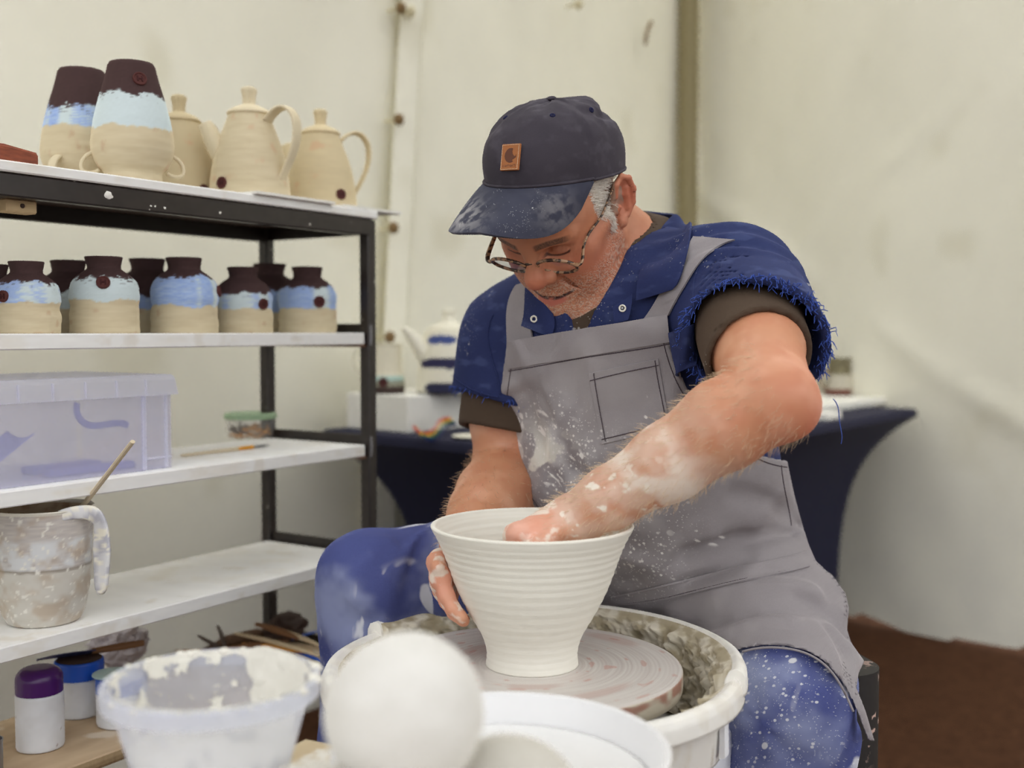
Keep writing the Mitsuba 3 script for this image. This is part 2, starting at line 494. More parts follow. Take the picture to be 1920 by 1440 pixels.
# ------------------------------------------------------------------ shelving unit
SU, SV = frame(33)
SO = P(690, 620, 2.0) * [1, 1, 0]
D = 0.25
LEN = 1.22
ZB = [Zat(396, 2.0), Zat(624, 2.0), Zat(832, 2.0), Zat(1036, 2.0), Zat(1226, 2.0)]     # board tops
SH = thing('shelving_unit', 'dark steel shelving unit with white painted boards holding pots on the left', 'shelf')
tb = 0.022
for s in (-LEN, 0):
    for t in (-D, 0):
        obj('post', obox(SO, SU, SV, s - tb / 2, s + tb / 2, t - tb / 2, t + tb / 2, 0, ZB[0] - 0.016, 0.0025), 'dark_metal', SH)
for k, z in enumerate(ZB):
    th = 0.014 if k == 0 else 0.021 if k < 4 else 0.018
    mat = 'white_wood' if k < 4 else 'plywood'
    s1 = 0.012 if k == 0 else -0.016
    t1 = 0.015 if k == 0 else 0.006
    sg = np.linspace(-LEN + 0.012, s1, 40)
    board = obox(SO, SU, SV, -LEN + 0.012 if k else -LEN - 0.012, s1, -D + (0.012 if k else -0.012), t1, z - th, z, 0.0018)
    obj('board', board, mat, SH, label='bare plywood board' if k == 4 else 'white painted board')
    for s in (-LEN, 0):
        z0, z1 = (z - th - 0.028, z - th - 0.0005) if k == 0 else (z - th - 0.004, z + 0.016)
        obj('rail', obox(SO, SU, SV, s - 0.003, s + 0.003, -D + 0.011, -0.011, z0, z1, 0.001), 'dark_metal', SH)
        e = 0.03 if s < 0 else -0.03
        if k:
            obj('bracket', obox(SO, SU, SV, min(s, s + e), max(s, s + e), -D + 0.011, 0.004, z - th - 0.004, z - th - 0.0005, 0.0008), 'rust', SH)
    if k == 0:
        obj('rail', obox(SO, SU, SV, -LEN, 0.0, -0.008, 0.011, z - th - 0.030, z - th - 0.0005, 0.002), 'dark_metal', SH)
        obj('rail', obox(SO, SU, SV, -LEN, 0.0, -D - 0.011, -D + 0.008, z - th - 0.030, z - th - 0.0005, 0.002), 'dark_metal', SH)
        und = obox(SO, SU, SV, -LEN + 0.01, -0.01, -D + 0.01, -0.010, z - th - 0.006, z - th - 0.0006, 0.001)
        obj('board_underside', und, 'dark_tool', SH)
# weld beads at the joints of the right front post
for k in (1, 2):
    zc = ZB[k]
    wb = SO + SU * -0.006 + SV * 0.011
    obj('weld', tube(np.array([wb + V3(0, 0, zc - 0.022), wb + V3(0.001, 0, zc - 0.004), wb + V3(0, 0, zc + 0.014)]), 0.0022, 8), 'steel', SH)


for px, py, r_ in ((203, 366, 0.0065), (283, 386, 0.0016), (291, 387, 0.0016), (309, 390, 0.0020), (413, 399, 0.0022)):
    d_ = FWD + (px - 960) / F * V3(1, 0, 0) - (py - 720) / F * UPV
    p_ = CAM + d_ * (((SO + SV * 0.0112 - CAM) @ SV) / (d_ @ SV))
    obj('paint_splash', xf(blob(1.0, 2, 0.5, 6, int(px), (r_, r_ * 0.25, r_ * 0.8)), np.stack([SU, SV, V3(0, 0, 1)], 1), p_), 'white_plinth', SH, smooth=True)


def on_shelf(px, t, z):
    """The point at depth t from the front edge, height z, that stands below this column of the photograph."""
    a = (px - 960) / F
    s = 0.0
    for _ in range(30):
        p = SO + SU * s + SV * t + V3(0, 0, z)
        s += (px - pix(p)[0]) / F * p[1] / max(SU[0] - a * SU[1], 0.05)
    return SO + SU * s + SV * t + V3(0, 0, z)


# wooden block under the top shelf
c = on_shelf(31, -0.03, ZB[0] - 0.014 - 0.028)
key = thing('wooden_block', 'small pale wooden block screwed under the top shelf frame at far left', 'block')
obj('block', obox(c, SU, SV, -0.022, 0.022, -0.012, 0.012, c[2] - 0.018, c[2] - 0.0005, 0.002), 'wood_block', key)
obj('screw', tube(np.array([c + SV * 0.0115 + V3(0, 0, -0.009), c + SV * 0.0135 + V3(0, 0, -0.009)]), 0.003, 10), 'dark_tool', key)
# painty old block on the top shelf, far left
c = on_shelf(20, -0.05, ZB[0])
m = cbox(-0.075, 0.022, -0.03, 0.03, 0, 0.026, 0.004).subdivide().subdivide()
m = trimesh.Trimesh(m.vertices, m.faces)
v = np.asarray(m.vertices)
v = v + (fb(v * 60, 3) - 0.5)[:, None] * 0.005 * [1, 1, 1]
v[:, 2] = np.maximum(v[:, 2], 0)
v[:, 2] *= 1 - 0.25 * sst(-0.02, 0.022, v[:, 0])
single('wooden_offcut', xf(trimesh.Trimesh(v, m.faces), np.stack([SU, SV, V3(0, 0, 1)], 1), c + V3(0, 0, 0.0003)), 'red_wood',
       'red brown wooden offcut crusted with dried clay, far left on the top shelf', 'wood', smooth=30)


# ------------------------------------------------------------------ pots
def slope(prof, z):
    """Radius and outward tilt of a pot's side at height z of its profile."""
    zs, rs = np.array([p[1] for p in prof], float), np.array([p[0] for p in prof], float)
    f = lambda x: np.interp(x, zs, rs)
    return float(f(z)), -float(f(z + 6) - f(z - 6)) / 12


def seal(parent, c, n, r, lab=None):
    """A stamped clay seal pressed on a pot at c, facing n."""
    n = n / np.linalg.norm(n)
    a = np.cross(n, [0, 0, 1])
    a /= np.linalg.norm(a)
    b = np.cross(a, n)
    R = np.stack([a, b, n], 1)
    m, _, _ = lathe([(0.0, -0.003), (r * 0.98, -0.003), (r, 0.0005), (r * 0.96, 0.0018), (r * 0.86, 0.0022), (r * 0.76, 0.0018), (r * 0.70, 0.0008), (0, 0.0008)], 32)
    key = obj('seal', xf(m, R, c), 'seal', parent, smooth=40)
    s = r * 0.42
    w = r * 0.10
    bars = [cbox(-s * 0.75 - w, -s * 0.75 + w, -s, s, 0, 0.0019, 0.0002), cbox(s * 0.75 - w, s * 0.75 + w, -s, s, 0, 0.0019, 0.0002),
            cbox(-s * 0.75, s * 0.75, -w, w, 0, 0.0019, 0.0002)]
    obj('stamp', xf(cat_(*bars), R, c), 'seal_dark', key)


def painted(th, h, seed, lo, hi, blue=0.5, wob=0.05, clay=CLAY, sweep=0.06):
    """Bands on a pot: bare clay below lo, brushed slip, dark clay above hi (h runs 0..1)."""
    x, y = np.cos(th), np.sin(th)
    q = np.stack([x * 1.5, y * 1.5, h * 0 + seed], -1)
    streak = nz(np.stack([x * 7, y * 7, h * 90 + seed * 3.1], -1), seed)
    fine = nz(np.stack([x * 16, y * 16, h * 220 + seed], -1), seed + 2)
    lo_e = lo + wob * (fb(q * 1.5, 3, seed) - 0.5) * 2 + 0.012 * (fine - 0.5)
    hi_e = hi + sweep * (fb(q * 1.7 + 4, 3, seed + 1) - 0.5) * 2 + 0.10 * (streak - 0.5) * sst(0.35, 0.7, nz(q * 2.2, seed + 4)) + 0.015 * (fine - 0.5)
    c = lerp(clay, CLAY2, fb(np.stack([x * 2, y * 2, h * 25], -1), 3, seed) * 0.9)
    c = lerp(c, lin(176, 140, 110), 0.4 * sst(0.66, 0.8, fb(np.stack([x * 4, y * 4, h * 7 + seed], -1), 3, seed + 9)))
    pm = sst(0.42, 0.58, nz(q * 1.6 + 11, seed + 5) + (blue - 0.5) + 0.25 * (streak - 0.5))
    paint = lerp(PALE, lerp(BLUE, PALEBLUE, streak), pm)
    paint = lerp(paint, paint * 0.86, fine * 0.5)
    c = lerp(c, paint, sst(-0.006, 0.006, h - lo_e))
    dk = lerp(DARK, DARK * 1.25, fine)
    thin = sst(0.74, 0.82, streak) * sst(hi - 0.12, hi, h) * 0.8
    c = lerp(c, dk, np.maximum(sst(-0.008, 0.008, h - hi_e), thin))
    return c


def facing(c):
    d = (CAM - c) * [1, 1, 0]
    return math.atan2(d[1], d[0])


def pot_at(name, lab, catg, c, prof, seed, colour, parent=None, group=None, n=128, ripple=0.0, part='body', step=0.0022):
    """A thrown pot: profile in metres, turned and coloured by its own height and angle."""
    prof = np.asarray(prof, float)
    m, th, idx = lathe(prof, n, step)
    v = np.asarray(m.vertices).copy()
    h = v[:, 2] / prof[:, 1].max()
    rr = np.hypot(v[:, 0], v[:, 1])
    if ripple:
        k = 1 + ripple * (nz(np.stack([np.cos(th) * 0.6, np.sin(th) * 0.6, h * 9 + seed], -1), seed) - 0.5)
        v[:, :2] *= k[:, None]
    key = thing(name, lab, catg, group)
    col = colour(th - facing(c), h)
    obj(part, trimesh.Trimesh(v + c, m.faces, process=False), 'vc_matte', key, smooth=True, color=col)
    return key


def ribbon(path, w, t, side, n=24, taper=None):
    """A strap of width w and thickness t along path; side is its width direction."""
    p = catmull(path, n)
    tt = np.gradient(p, axis=0)
    tt /= np.linalg.norm(tt, axis=1, keepdims=True)
    side = np.broadcast_to(np.asarray(side, float), p.shape)
    a = side - tt * np.sum(side * tt, 1, keepdims=True)
    a /= np.linalg.norm(a, axis=1, keepdims=True)
    b = np.cross(tt, a)
    w = np.broadcast_to(w, (n,)) * (1 if taper is None else taper(np.linspace(0, 1, n)))
    th = np.arange(12) * 2 * np.pi / 12
    cx, cy = np.sign(np.cos(th)) * np.abs(np.cos(th)) ** 0.6, np.sign(np.sin(th)) * np.abs(np.sin(th)) ** 0.6
    v = p[:, None] + (w / 2)[:, None, None] * cx[None, :, None] * a[:, None] + t / 2 * cy[None, :, None] * b[:, None]
    m = grid_mesh(v, True)
    k = len(m.vertices)
    j = np.arange(12)
    e = (n - 1) * 12
    f = np.vstack([m.faces, np.stack([np.full(12, k), (j + 1) % 12, j], 1), np.stack([np.full(12, k + 1), e + j, e + (j + 1) % 12], 1)])
    m = trimesh.Trimesh(np.vstack([m.vertices, p[0], p[-1]]), f, process=False)
    if m.volume < 0:
        m.invert()
    return m


def const(c, amp=0.12):
    def f(mesh):
        v = np.asarray(mesh.vertices)
        return np.asarray(c)[None] * (1 + amp * (fb(v * 40, 3) - 0.5))[:, None] * np.ones((len(v), 3))
    return f


# two tall vases standing rim down on the top shelf
VP = [(0, 0.002), (46, 0.002), (51, 0.0), (52, 12), (51.5, 20), (54, 25), (62, 33), (69.5, 47), (74, 62), (74.5, 76), (72, 98), (68.5, 120), (60, 155), (49.5, 190), (44, 212), (42.5, 219), (39, 224.5), (30, 226.5), (0, 227)]


def vase(px, t, k, lab, seed, lo, hi, blue, seals, handles):
    c = on_shelf(px, t, ZB[0])
    s = c[1] / F * k
    prof = [(r * s, z * s) for r, z in VP]
    key = pot_at('tall_vase', lab, 'vase', c, prof, seed, lambda th, h: painted(th, h, seed, lo, hi, blue), group='tall vases on the top shelf')
    for a in handles:
        ang = facing(c) + a
        o = V3(math.cos(ang), math.sin(ang), 0)
        pts = [c + o * r * s + V3(0, 0, z * s) for r, z in ((69, 58), (82, 50), (90, 34), (88, 24), (78, 20), (60, 27))]
        sd = np.cross(o, [0, 0, 1])
        m = ribbon(pts, 0.014, 0.0055, sd)
        obj('handle', m, 'vc_matte', key, smooth=True, color=const(CLAY)(m))
    for a, z, r in seals:
        ang = facing(c) + a
        rr, sl = slope(VP[2:], z)
        seal(key, c + V3(math.cos(ang), math.sin(ang), 0) * (rr * s + 0.0008) + V3(0, 0, z * s), V3(math.cos(ang), math.sin(ang), sl), r * s)
    return key


vase(250, -0.061, 1.0, 'tall vase with a pale blue slip band, in front on the top shelf', 3, 0.44, 0.72, 0.15, [(0.28, 188, 13)], (1.62, -1.50))
vase(157, -0.192, 1.0, 'tall vase half hidden behind the front vase on the top shelf', 5, 0.50, 0.66, 0.62, [(0.95, 168, 12)], (-0.62, 2.3))

# three unglazed teapots
TP = [(0, 0.002), (70, 0.002), (75, 0), (75.5, 4), (73.5, 14), (72, 34), (68.5, 58), (64, 80), (57.5, 102), (49, 124), (42, 142), (38.5, 152), (37.5, 155), (30, 156), (0, 156)]
TL = [(0, 153), (37, 153.5), (40.5, 155), (41, 157), (39, 160), (30, 166), (20, 170.5), (12.5, 173), (10.8, 175), (10.8, 182), (12, 192), (13.6, 199), (13.0, 203), (10, 205.5), (5, 207), (0, 207.3)]


def teapot(px, t, k, lab, seed, spout, handle, seals, clay=CLAY, lift=0.0):
    c = on_shelf(px, t, ZB[0]) + V3(0, 0, lift)
    s = c[1] / F * k
    cf = lambda th, h: lerp(lerp(clay, CLAY2, fb(np.stack([np.cos(th) * 2, np.sin(th) * 2, h * 30], -1), 3, seed) * 0.8), lin(196, 150, 118),
                            0.45 * sst(0.64, 0.8, fb(np.stack([np.cos(th) * 3, np.sin(th) * 3, h * 5 + seed], -1), 3, seed + 3)))
    key = pot_at('teapot', lab, 'teapot', c, [(r * s, z * s) for r, z in TP], seed, cf, group='unglazed teapots on the top shelf')
    m, th, _ = lathe([(r * s, z * s) for r, z in TL], 64, 0.003)
    v = np.asarray(m.vertices).copy()
    kn = v[:, 2] > 173 * s                                   # facets cut on the knob
    v[kn, :2] *= (1 - 0.10 * np.cos(th[kn] * 8))[:, None] ** 1
    lm = trimesh.Trimesh(v + c, m.faces, process=False)
    obj('lid', lm, 'vc_matte', key, smooth=True, color=const(clay * 0.98)(lm))
    if spout is not None:
        a, up = spout
        ang = facing(c) + a
        o = V3(math.cos(ang), math.sin(ang), 0)
        pts = [c + o * r * s + V3(0, 0, z * s) for r, z in ((44, 78), (60, 98), (70, 116), (80, 136 + up))]
        pp = catmull(pts, 14)
        rad = np.interp(np.linspace(0, 1, 14), [0, 0.5, 1], [24 * s, 18 * s, 12.5 * s])
        m1 = tube(pp, rad, 20)
        obj('spout', m1, 'vc_matte', key, smooth=True, color=const(clay)(m1))
    if handle is not None:
        ang = facing(c) + handle
        o = V3(math.cos(ang), math.sin(ang), 0)
        pts = [c + o * r * s + V3(0, 0, z * s) for r, z in ((40, 140), (58, 158), (80, 163), (98, 148), (104, 120), (98, 88), (84, 58), (68, 30))]
        m2 = ribbon(pts, 26 * s, 6.5 * s, np.cross(o, [0, 0, 1]), 36, lambda x: 1.1 - 0.25 * x)
        obj('handle', m2, 'vc_matte', key, smooth=True, color=const(clay)(m2))
    for a, z, r in seals:
        ang = facing(c) + a
        rr, sl = slope(TP[2:], z)
        seal(key, c + V3(math.cos(ang), math.sin(ang), 0) * (rr * s + 0.0008) + V3(0, 0, z * s), V3(math.cos(ang), math.sin(ang), sl), r * s)
    return key


teapot(338, -0.196, 0.98, 'sand coloured unglazed teapot half hidden behind the front vase', 11, None, 2.4, [(0.62, 22, 10.5)], lin(190, 175, 142))
teapot(469, -0.070, 1.0, 'sand coloured unglazed teapot in the middle of the three teapots on the top shelf', 13, (-1.55, 0), 0.95, [(-0.74, 22, 11)], lin(210, 198, 170), 0.0049)
teapot(602, -0.088, 0.90, 'smallest looking unglazed teapot at the right end of the top shelf', 17, (-2.05, 0), 1.85, [(0.58, 26, 11)], lin(203, 188, 154), 0.0049)

# thin tiles under two of the teapots
for px, t, l0, l1, lab in ((474, -0.075, -0.085, 0.095, 'thin chipped white tile under the middle teapot'), (640, -0.085, -0.10, 0.055, 'thin white tile under the right hand teapot')):
    c = on_shelf(px, t, ZB[0])
    sx, sy = np.meshgrid(np.linspace(l0, l1, 40), np.linspace(-0.068, 0.098, 16), indexing='ij')
    e = 0.004 * (fb(np.stack([sx * 60, sy * 60, sx * 0], -1), 3) - 0.5)
    pts = c + sx[..., None] * SU + (sy + e)[..., None] * SV + V3(0, 0, 0.0026)
    single('thin_tile', sheet(pts, 0.0042), 'white_plinth', lab, 'tile', group='thin tiles under the teapots')

# jars on the second shelf
JP = [(0, 0.002), (56, 0.002), (61, 0), (62, 3), (62.5, 20), (62, 40), (60.5, 52), (62, 63), (63, 72), (62, 84), (57, 96), (49, 106), (40, 113), (33, 117.5), (30, 121), (30, 126), (32, 134), (34, 141), (33, 142.5), (31.5, 142), (29, 134), (27, 124), (28, 116), (0, 112)]


def jar(px, t, k, lab, seed, lo, hi, blue, seals, clay=CLAY):
    c = on_shelf(px, t, ZB[1])
    s = c[1] / F * k
    key = pot_at('jar', lab, 'jar', c, [(r * s, z * s) for r, z in JP], seed, lambda th, h: painted(th, h, seed, lo, hi, blue, 0.05, clay, 0.10), ripple=0.07, n=112, group='brown necked jars on the second shelf')
    for a, z, r in seals:
        ang = facing(c) + a
        rr, sl = slope(JP[2:17], z)
        seal(key, c + V3(math.cos(ang), math.sin(ang), 0) * (rr * s + 0.0016) + V3(0, 0, z * s), V3(math.cos(ang), math.sin(ang), sl), r * s)
    return key


jar(52, -0.066, 0.94, 'brown necked jar with pale slip in front at the left end of the second shelf', 21, 0.42, 0.70, 0.42, [(-0.72, 72, 11.5)])
jar(-14, -0.185, 0.90, 'jar showing only a sliver of rim at the left edge, behind the front row', 22, 0.42, 0.6, 0.5, [])
jar(130, -0.185, 0.95, 'shaded brown necked jar behind the gap left of the jar with a round seal', 23, 0.32, 0.55, 0.35, [])
jar(197, -0.066, 1.0, 'tallest looking front jar with a round seal right below its neck', 24, 0.42, 0.70, 0.12, [(-0.03, 93, 12.5)])
jar(278, -0.185, 0.97, 'shaded brown necked jar behind the gap between two front jars, blue band low', 25, 0.32, 0.5, 0.8, [])
jar(347, -0.066, 0.985, 'front jar with a bright blue streaky slip band and no seal facing forward', 26, 0.36, 0.73, 0.78, [(1.42, 80, 11)])
jar(457, -0.072, 0.86, 'smaller front jar with pale blue slip and an oval seal at its right side', 27, 0.36, 0.60, 0.22, [(0.72, 62, 12)])
jar(506, -0.185, 0.90, 'shaded jar behind the rear shelf post with blue slip showing', 28, 0.3, 0.6, 0.8, [])
jar(577, -0.075, 0.86, 'right hand front jar with light blue slip and a seal, nearest the shelf post', 29, 0.36, 0.68, 0.58, [(0.40, 66, 12.5)])
# ------------------------------------------------------------------ things on the lower shelves
def on_z(px, py, z):
    """Where the ray of this pixel meets the level z."""
    d = FWD + (px - 960) / F * V3(1, 0, 0) - (py - 720) / F * UPV
    return CAM + d * ((z - CAM[2]) / d[2])


SR = np.stack([SU, SV, V3(0, 0, 1)], 1)          # shelf axes as a rotation


def s_of(p):
    return (p - SO) @ SU, (p - SO) @ SV


# clear plastic storage box, its lid on
zb = ZB[2]
s1 = s_of(on_shelf(322, -0.016, zb))[0]
s0, t0, t1 = s1 - 0.50, -0.232, -0.014
hb = 0.139
BX = thing('storage_box', 'clear lilac tinted plastic storage box with a ribbed lid on the third shelf', 'storage box')


def wall_sheet(a, b, z0, z1, th=0.002):
    (sa, ta), (sb, tb_) = a, b
    d = V3(sb - sa, tb_ - ta, 0)
    d /= np.linalg.norm(d)
    nrm = V3(d[1], -d[0], 0)
    pts = [V3(sa, ta, 0) + nrm * th / 2, V3(sb, tb_, 0) + nrm * th / 2, V3(sb, tb_, 0) - nrm * th / 2, V3(sa, ta, 0) - nrm * th / 2]
    m = trimesh.convex.convex_hull(np.array([q + V3(0, 0, z) for q in pts for z in (z0, z1)]))
    return xf(m, SR, SO)


g = 0.006
shell = [wall_sheet((s0 + g, t1), (s1 - 0.050, t1), zb + 0.001, zb + hb - 0.028), wall_sheet((s0 + g, t0), (s1 - g, t0), zb + 0.001, zb + hb - 0.028),
         wall_sheet((s0, t0 + g), (s0, t1 - g), zb + 0.001, zb + hb - 0.028), wall_sheet((s1, t0 + g), (s1, t1 - 0.004), zb + 0.001, zb + hb - 0.028),
         wall_sheet((s1 - 0.050, t1 - 0.006), (s1, t1 - 0.003), zb + 0.001, zb + hb - 0.028), wall_sheet((s1 - 0.0495, t1), (s1 - 0.0495, t1 - 0.006), zb + 0.001, zb + hb - 0.028)]
obj('body', cat_(*shell), 'clear_plastic', BX)
obj('base', obox(SO, SU, SV, s0 + g, s1 - g, t0 + g, t1 - g, zb + 0.0008, zb + 0.003, 0.0005), 'clear_lid', BX)
ribs = [obox(SO, SU, SV, s1 - 0.054, s1 - 0.0475, t1 - 0.004, t1 + 0.003, zb + 0.002, zb + hb - 0.03, 0.001), obox(SO, SU, SV, s1 - 0.012, s1 - 0.008, t1 - 0.004, t1 + 0.0015, zb + 0.002, zb + hb - 0.03, 0.001),
        obox(SO, SU, SV, s1 - 0.050, s1 - 0.001, t1 - 0.004, t1 + 0.0012, zb + 0.016, zb + 0.0185, 0.0006)]
for r_ in ribs:
    obj('rib', r_, 'clear_lid', BX)
z0, z1 = zb + hb - 0.030, zb + hb
lidm = []
ls0, ls1, lt0, lt1 = s0 - 0.006, s1 + 0.002, t0 - 0.006, t1 + 0.006
LP = [(0.0, z1, 0.006), (0.001, z1 - 0.004, 0.006), (-0.003, z0, 0.006)]
q = []
for o_, z in ((0.010, z1), (0.004, z1 - 0.0005), (0.0015, z1 - 0.003), (0.0, z1 - 0.008), (-0.003, z0)):
    q.append([SO + SU * s + SV * t + V3(0, 0, z) for s, t in ((ls0 + o_, lt0 + o_), (ls1 - o_, lt0 + o_), (ls1 - o_, lt1 - o_), (ls0 + o_, lt1 - o_))])
lm = grid_mesh(np.array(q), True)
k = len(lm.vertices)
lid_top = trimesh.Trimesh(np.array(q[0]), [[0, 1, 2], [0, 2, 3]], process=False)
lid = obj('lid', cat_(lm, lid_top), 'clear_lid', BX)
for k in range(9):
    s = s1 - 0.052 - k * 0.050
    obj('rib', obox(SO, SU, SV, s - 0.0012, s + 0.0012, lt1 - 0.0015, lt1 + 0.0035, z0 + 0.001, z1 - 0.006, 0.0006), 'clear_lid', lid)
# what lies in the box
lz = zb + 0.0032
pq = [SO + SU * (s1 + a) + SV * t + V3(0, 0, lz + z) for a, t, z in ((-0.098, -0.10, 0.095), (-0.098, -0.10, 0.078), (-0.09, -0.10, 0.067), (-0.06, -0.10, 0.060), (-0.012, -0.10, 0.056))]
single('plastic_strap', ribbon(pq, 0.010, 0.004, V3(0, 0, 1) + SU * 0.6, 30), 'lavender', 'bent lilac blue strip standing inside the storage box at its right end', 'strip', smooth=40)
single('plastic_scoop', xf(sheet(np.stack(list(np.broadcast_arrays(*[np.linspace(-0.05, 0.03, 12)[:, None], np.linspace(-0.03, 0.03, 8)[None] * 1.0, 0.0])), -1) * [1, 1, 0] +
       np.stack([np.zeros((12, 8)), np.zeros((12, 8)), np.repeat(np.linspace(0.0, 0.052, 12)[:, None], 8, 1) ** 1.0 + np.repeat((np.linspace(-1, 1, 8) ** 2)[None] * 0.008, 12, 0)], -1), 0.002), SR, SO + SU * (s1 - 0.235) + SV * -0.075 + V3(0, 0, lz + 0.002)),
       'lavender', 'lilac plastic scoop lying at the left inside the storage box', 'scoop', smooth=30)
for a0, a1, t, w, lab in ((-0.185, -0.045, -0.05, 0.010, 'longer lilac strip nearest the front inside the storage box'), (-0.18, -0.07, -0.10, 0.016, 'lilac flat bar lying mid depth inside the storage box')):
    single('plastic_bar', obox(SO, SU, SV, s1 + a0, s1 + a1, t - w, t + w, lz, lz + 0.010, 0.002), 'lavender', lab, 'bar')

# pot with a green lid
c = on_z(470, 820, zb)
s = c[1] / F
key = thing('food_pot', 'small clear round pot with a green lid holding orange shavings', 'pot')
m, _, _ = lathe([(0, 0.001), (40, 0.001), (42, 0.003), (44.5, 38), (43.5, 38), (41.5, 4), (0, 2.2)], 64)
m, _, _ = lathe([(r_ * s if r_ > 0 else 0, z * s if z > 0.01 else z) for r_, z in [(0, 0.0006), (40, 0.0006), (42, 3), (44.5, 40)]], 64)
obj('body', xf(m, None, c), 'clear_pot', key, smooth=40)
m, _, _ = lathe([(0, 38 * s), (45 * s, 38 * s), (48.5 * s, 36 * s), (49 * s, 42 * s), (47 * s, 46 * s), (40 * s, 47 * s), (38 * s, 45.5 * s), (0, 45.5 * s)], 64)
obj('lid', xf(m, None, c), 'green_lid', key, smooth=30)
rng = np.random.default_rng(4)
bits, dark = [], []
for k in range(150):
    r_, a = 36 * s * math.sqrt(rng.random()), rng.random() * 6.28
    p = c + V3(r_ * math.cos(a), r_ * math.sin(a), s * (3 + 24 * rng.random() * (0.5 + 0.5 * rng.random())))
    d = rng.normal(size=3) * [1, 1, 0.5]
    d /= np.linalg.norm(d)
    m = tube(np.array([p - d * 0.005, p + d * 0.005 + V3(0, 0, .001)]), 0.0014, 5)
    (dark if (p[0] < c[0] - 6 * s and p[2] > c[2] + 8 * s) or k % 9 == 0 else bits).append(m)
obj('shavings', cat_(*bits), 'orange_bits', key, kind='stuff', label='orange curled shavings')
obj('dark_shavings', cat_(*dark), 'brown_bits', key, kind='stuff', label='dark brown shavings')

# paint brush on the third shelf
a, b = on_z(340, 858, zb), on_z(505, 838, zb)
dx = (b - a) / np.linalg.norm(b - a)
ln = np.linalg.norm(b - a)
key = thing('paint_brush', 'wooden paint brush with an orange stained ferrule lying on the third shelf', 'brush')
up = V3(0, 0, 0.0035)
obj('handle', tube(catmull([a + up, a + dx * ln * 0.3 + up, a + dx * ln * 0.62 + up], 16), np.linspace(0.0022, 0.0032, 16), 10), 'stick', key, smooth=40)
obj('ferrule', tube(np.array([a + dx * ln * 0.62 + up, a + dx * ln * 0.70 + up, a + dx * ln * 0.80 + up]), [0.0034, 0.0036, 0.0036], 12, 0.8), 'orange_bits', key, smooth=40, label='orange stained ferrule')
obj('bristles', tube(np.array([a + dx * ln * 0.80 + up, a + dx * ln * 0.92 + up, a + dx * ln + up]), [0.0036, 0.0042, 0.0012], 12, 0.6), 'steel', key, smooth=40)

# the slip jug on the fourth shelf
zc = ZB[3]
c = on_shelf(83, -0.068, zc)
s = c[1] / F
JG = thing('measuring_jug', 'large translucent measuring jug crusted with grey slip on the fourth shelf', 'jug')
jp = [(0, 1.2), (52, 1.2), (60, 0.5), (66, 4), (74, 20), (82, 60), (87, 110), (89.5, 170), (91, 214), (93.5, 217), (92, 219), (88.5, 217), (87, 170), (84, 110), (79, 60), (70, 20), (60, 8), (0, 7)]
m, th, idx = lathe([(r_ * s, z * s) for r_, z in jp], 140, 0.0022)
v = np.asarray(m.vertices).copy()
th = th - facing(c)
h = v[:, 2] / s
x, y = np.cos(th), np.sin(th)
q = np.stack([x * 2.2, y * 2.2, h / 40], -1)
outer = np.hypot(v[:, 0], v[:, 1]) / s > np.interp(h, [0, 4, 20, 60, 110, 170, 214], [40, 62, 71.5, 80, 85, 88, 89.5])
slip = lerp(lin(190, 186, 176), lin(204, 201, 194), fb(q * 2, 3, 1))
streak = nz(np.stack([x * 5, y * 5, h * 0.5], -1), 4)
upper = lerp(lin(172, 166, 164), lin(196, 190, 184), streak)
upper = lerp(upper, lin(206, 208, 210), sst(0.40, 0.55, fb(q * 1.3 + 5, 3, 6)) * sst(100, 120, h) * sst(172, 158, h))
col = lerp(slip, upper, sst(-3, 3, h - 110 - 6 * (fb(q * 3, 3, 2) - 0.5)))
col = lerp(col, lin(120, 108, 94), sst(5, 0, np.abs(h - 108 - 3 * nz(q * 3, 3))) * 0.75)
splat = sst(0.64, 0.70, fb(np.stack([x * 12, y * 12, h / 9], -1), 3, 8))
col = lerp(col, lin(226, 224, 216), splat * 0.9)
side = sst(0.55, 1.0, np.abs(np.sin(th - 0.15)) * (np.sin(th - 0.1) > 0)) * 0.0
col = lerp(col, lin(168, 146, 120), sst(0.45, 0.7, fb(q * 1.1 + 9, 3, 12)) * 0.55)
col = np.where(outer[:, None], col, lerp(lin(178, 158, 132), lin(150, 120, 92), sst(0.5, 0.7, fb(q * 2.5, 3, 15))))
rimm = h > 212
col[rimm] = lin(222, 218, 206)
v[:, :2] *= (1 + 0.012 * (fb(np.stack([x * 6, y * 6, h / 14], -1), 3, 5) - 0.5) * outer)[:, None]
obj('body', trimesh.Trimesh(v + c, m.faces, process=False), 'vc_satin', JG, smooth=True, color=col)
hx = V3(1, -0.25, 0) / math.hypot(1, 0.25)
hy = np.cross(V3(0, 0, 1), hx)
pts = [c + hx * r_ * s + V3(0, 0, z * s) + hy * w * s for r_, z, w in ((72, 209, -46), (86, 213, -30), (100, 213, -16), (114, 209, -8), (124, 197, -4), (127, 165, 0), (126, 120, 0), (124, 80, 0), (122, 58, 0))]
hw = np.interp(np.linspace(0, 1, 50), [0, 0.2, 0.4, 0.6, 0.9, 0.96, 1], [22, 26, 38, 50, 38, 30, 12])
side = np.array([lerp(np.array([0, 0, 1.0]), hx * 0.94 - hy * 0.34, np.array(t)) for t in sst(0.22, 0.42, np.linspace(0, 1, 50))])
hm = ribbon(pts, 1.0, 0.007, side, 50, lambda x_: hw * s)
hv = np.asarray(hm.vertices)
hcol = lerp(lin(214, 214, 216), lin(178, 178, 186), sst(0.45, 0.6, fb(hv * 70, 3, 3)))
hcol = lerp(hcol, lin(232, 228, 214), sst(0.56, 0.64, fb(hv * 120 + 7, 3, 4)))
obj('handle', hm, 'vc_satin', JG, smooth=True, color=hcol)
# stirring stick


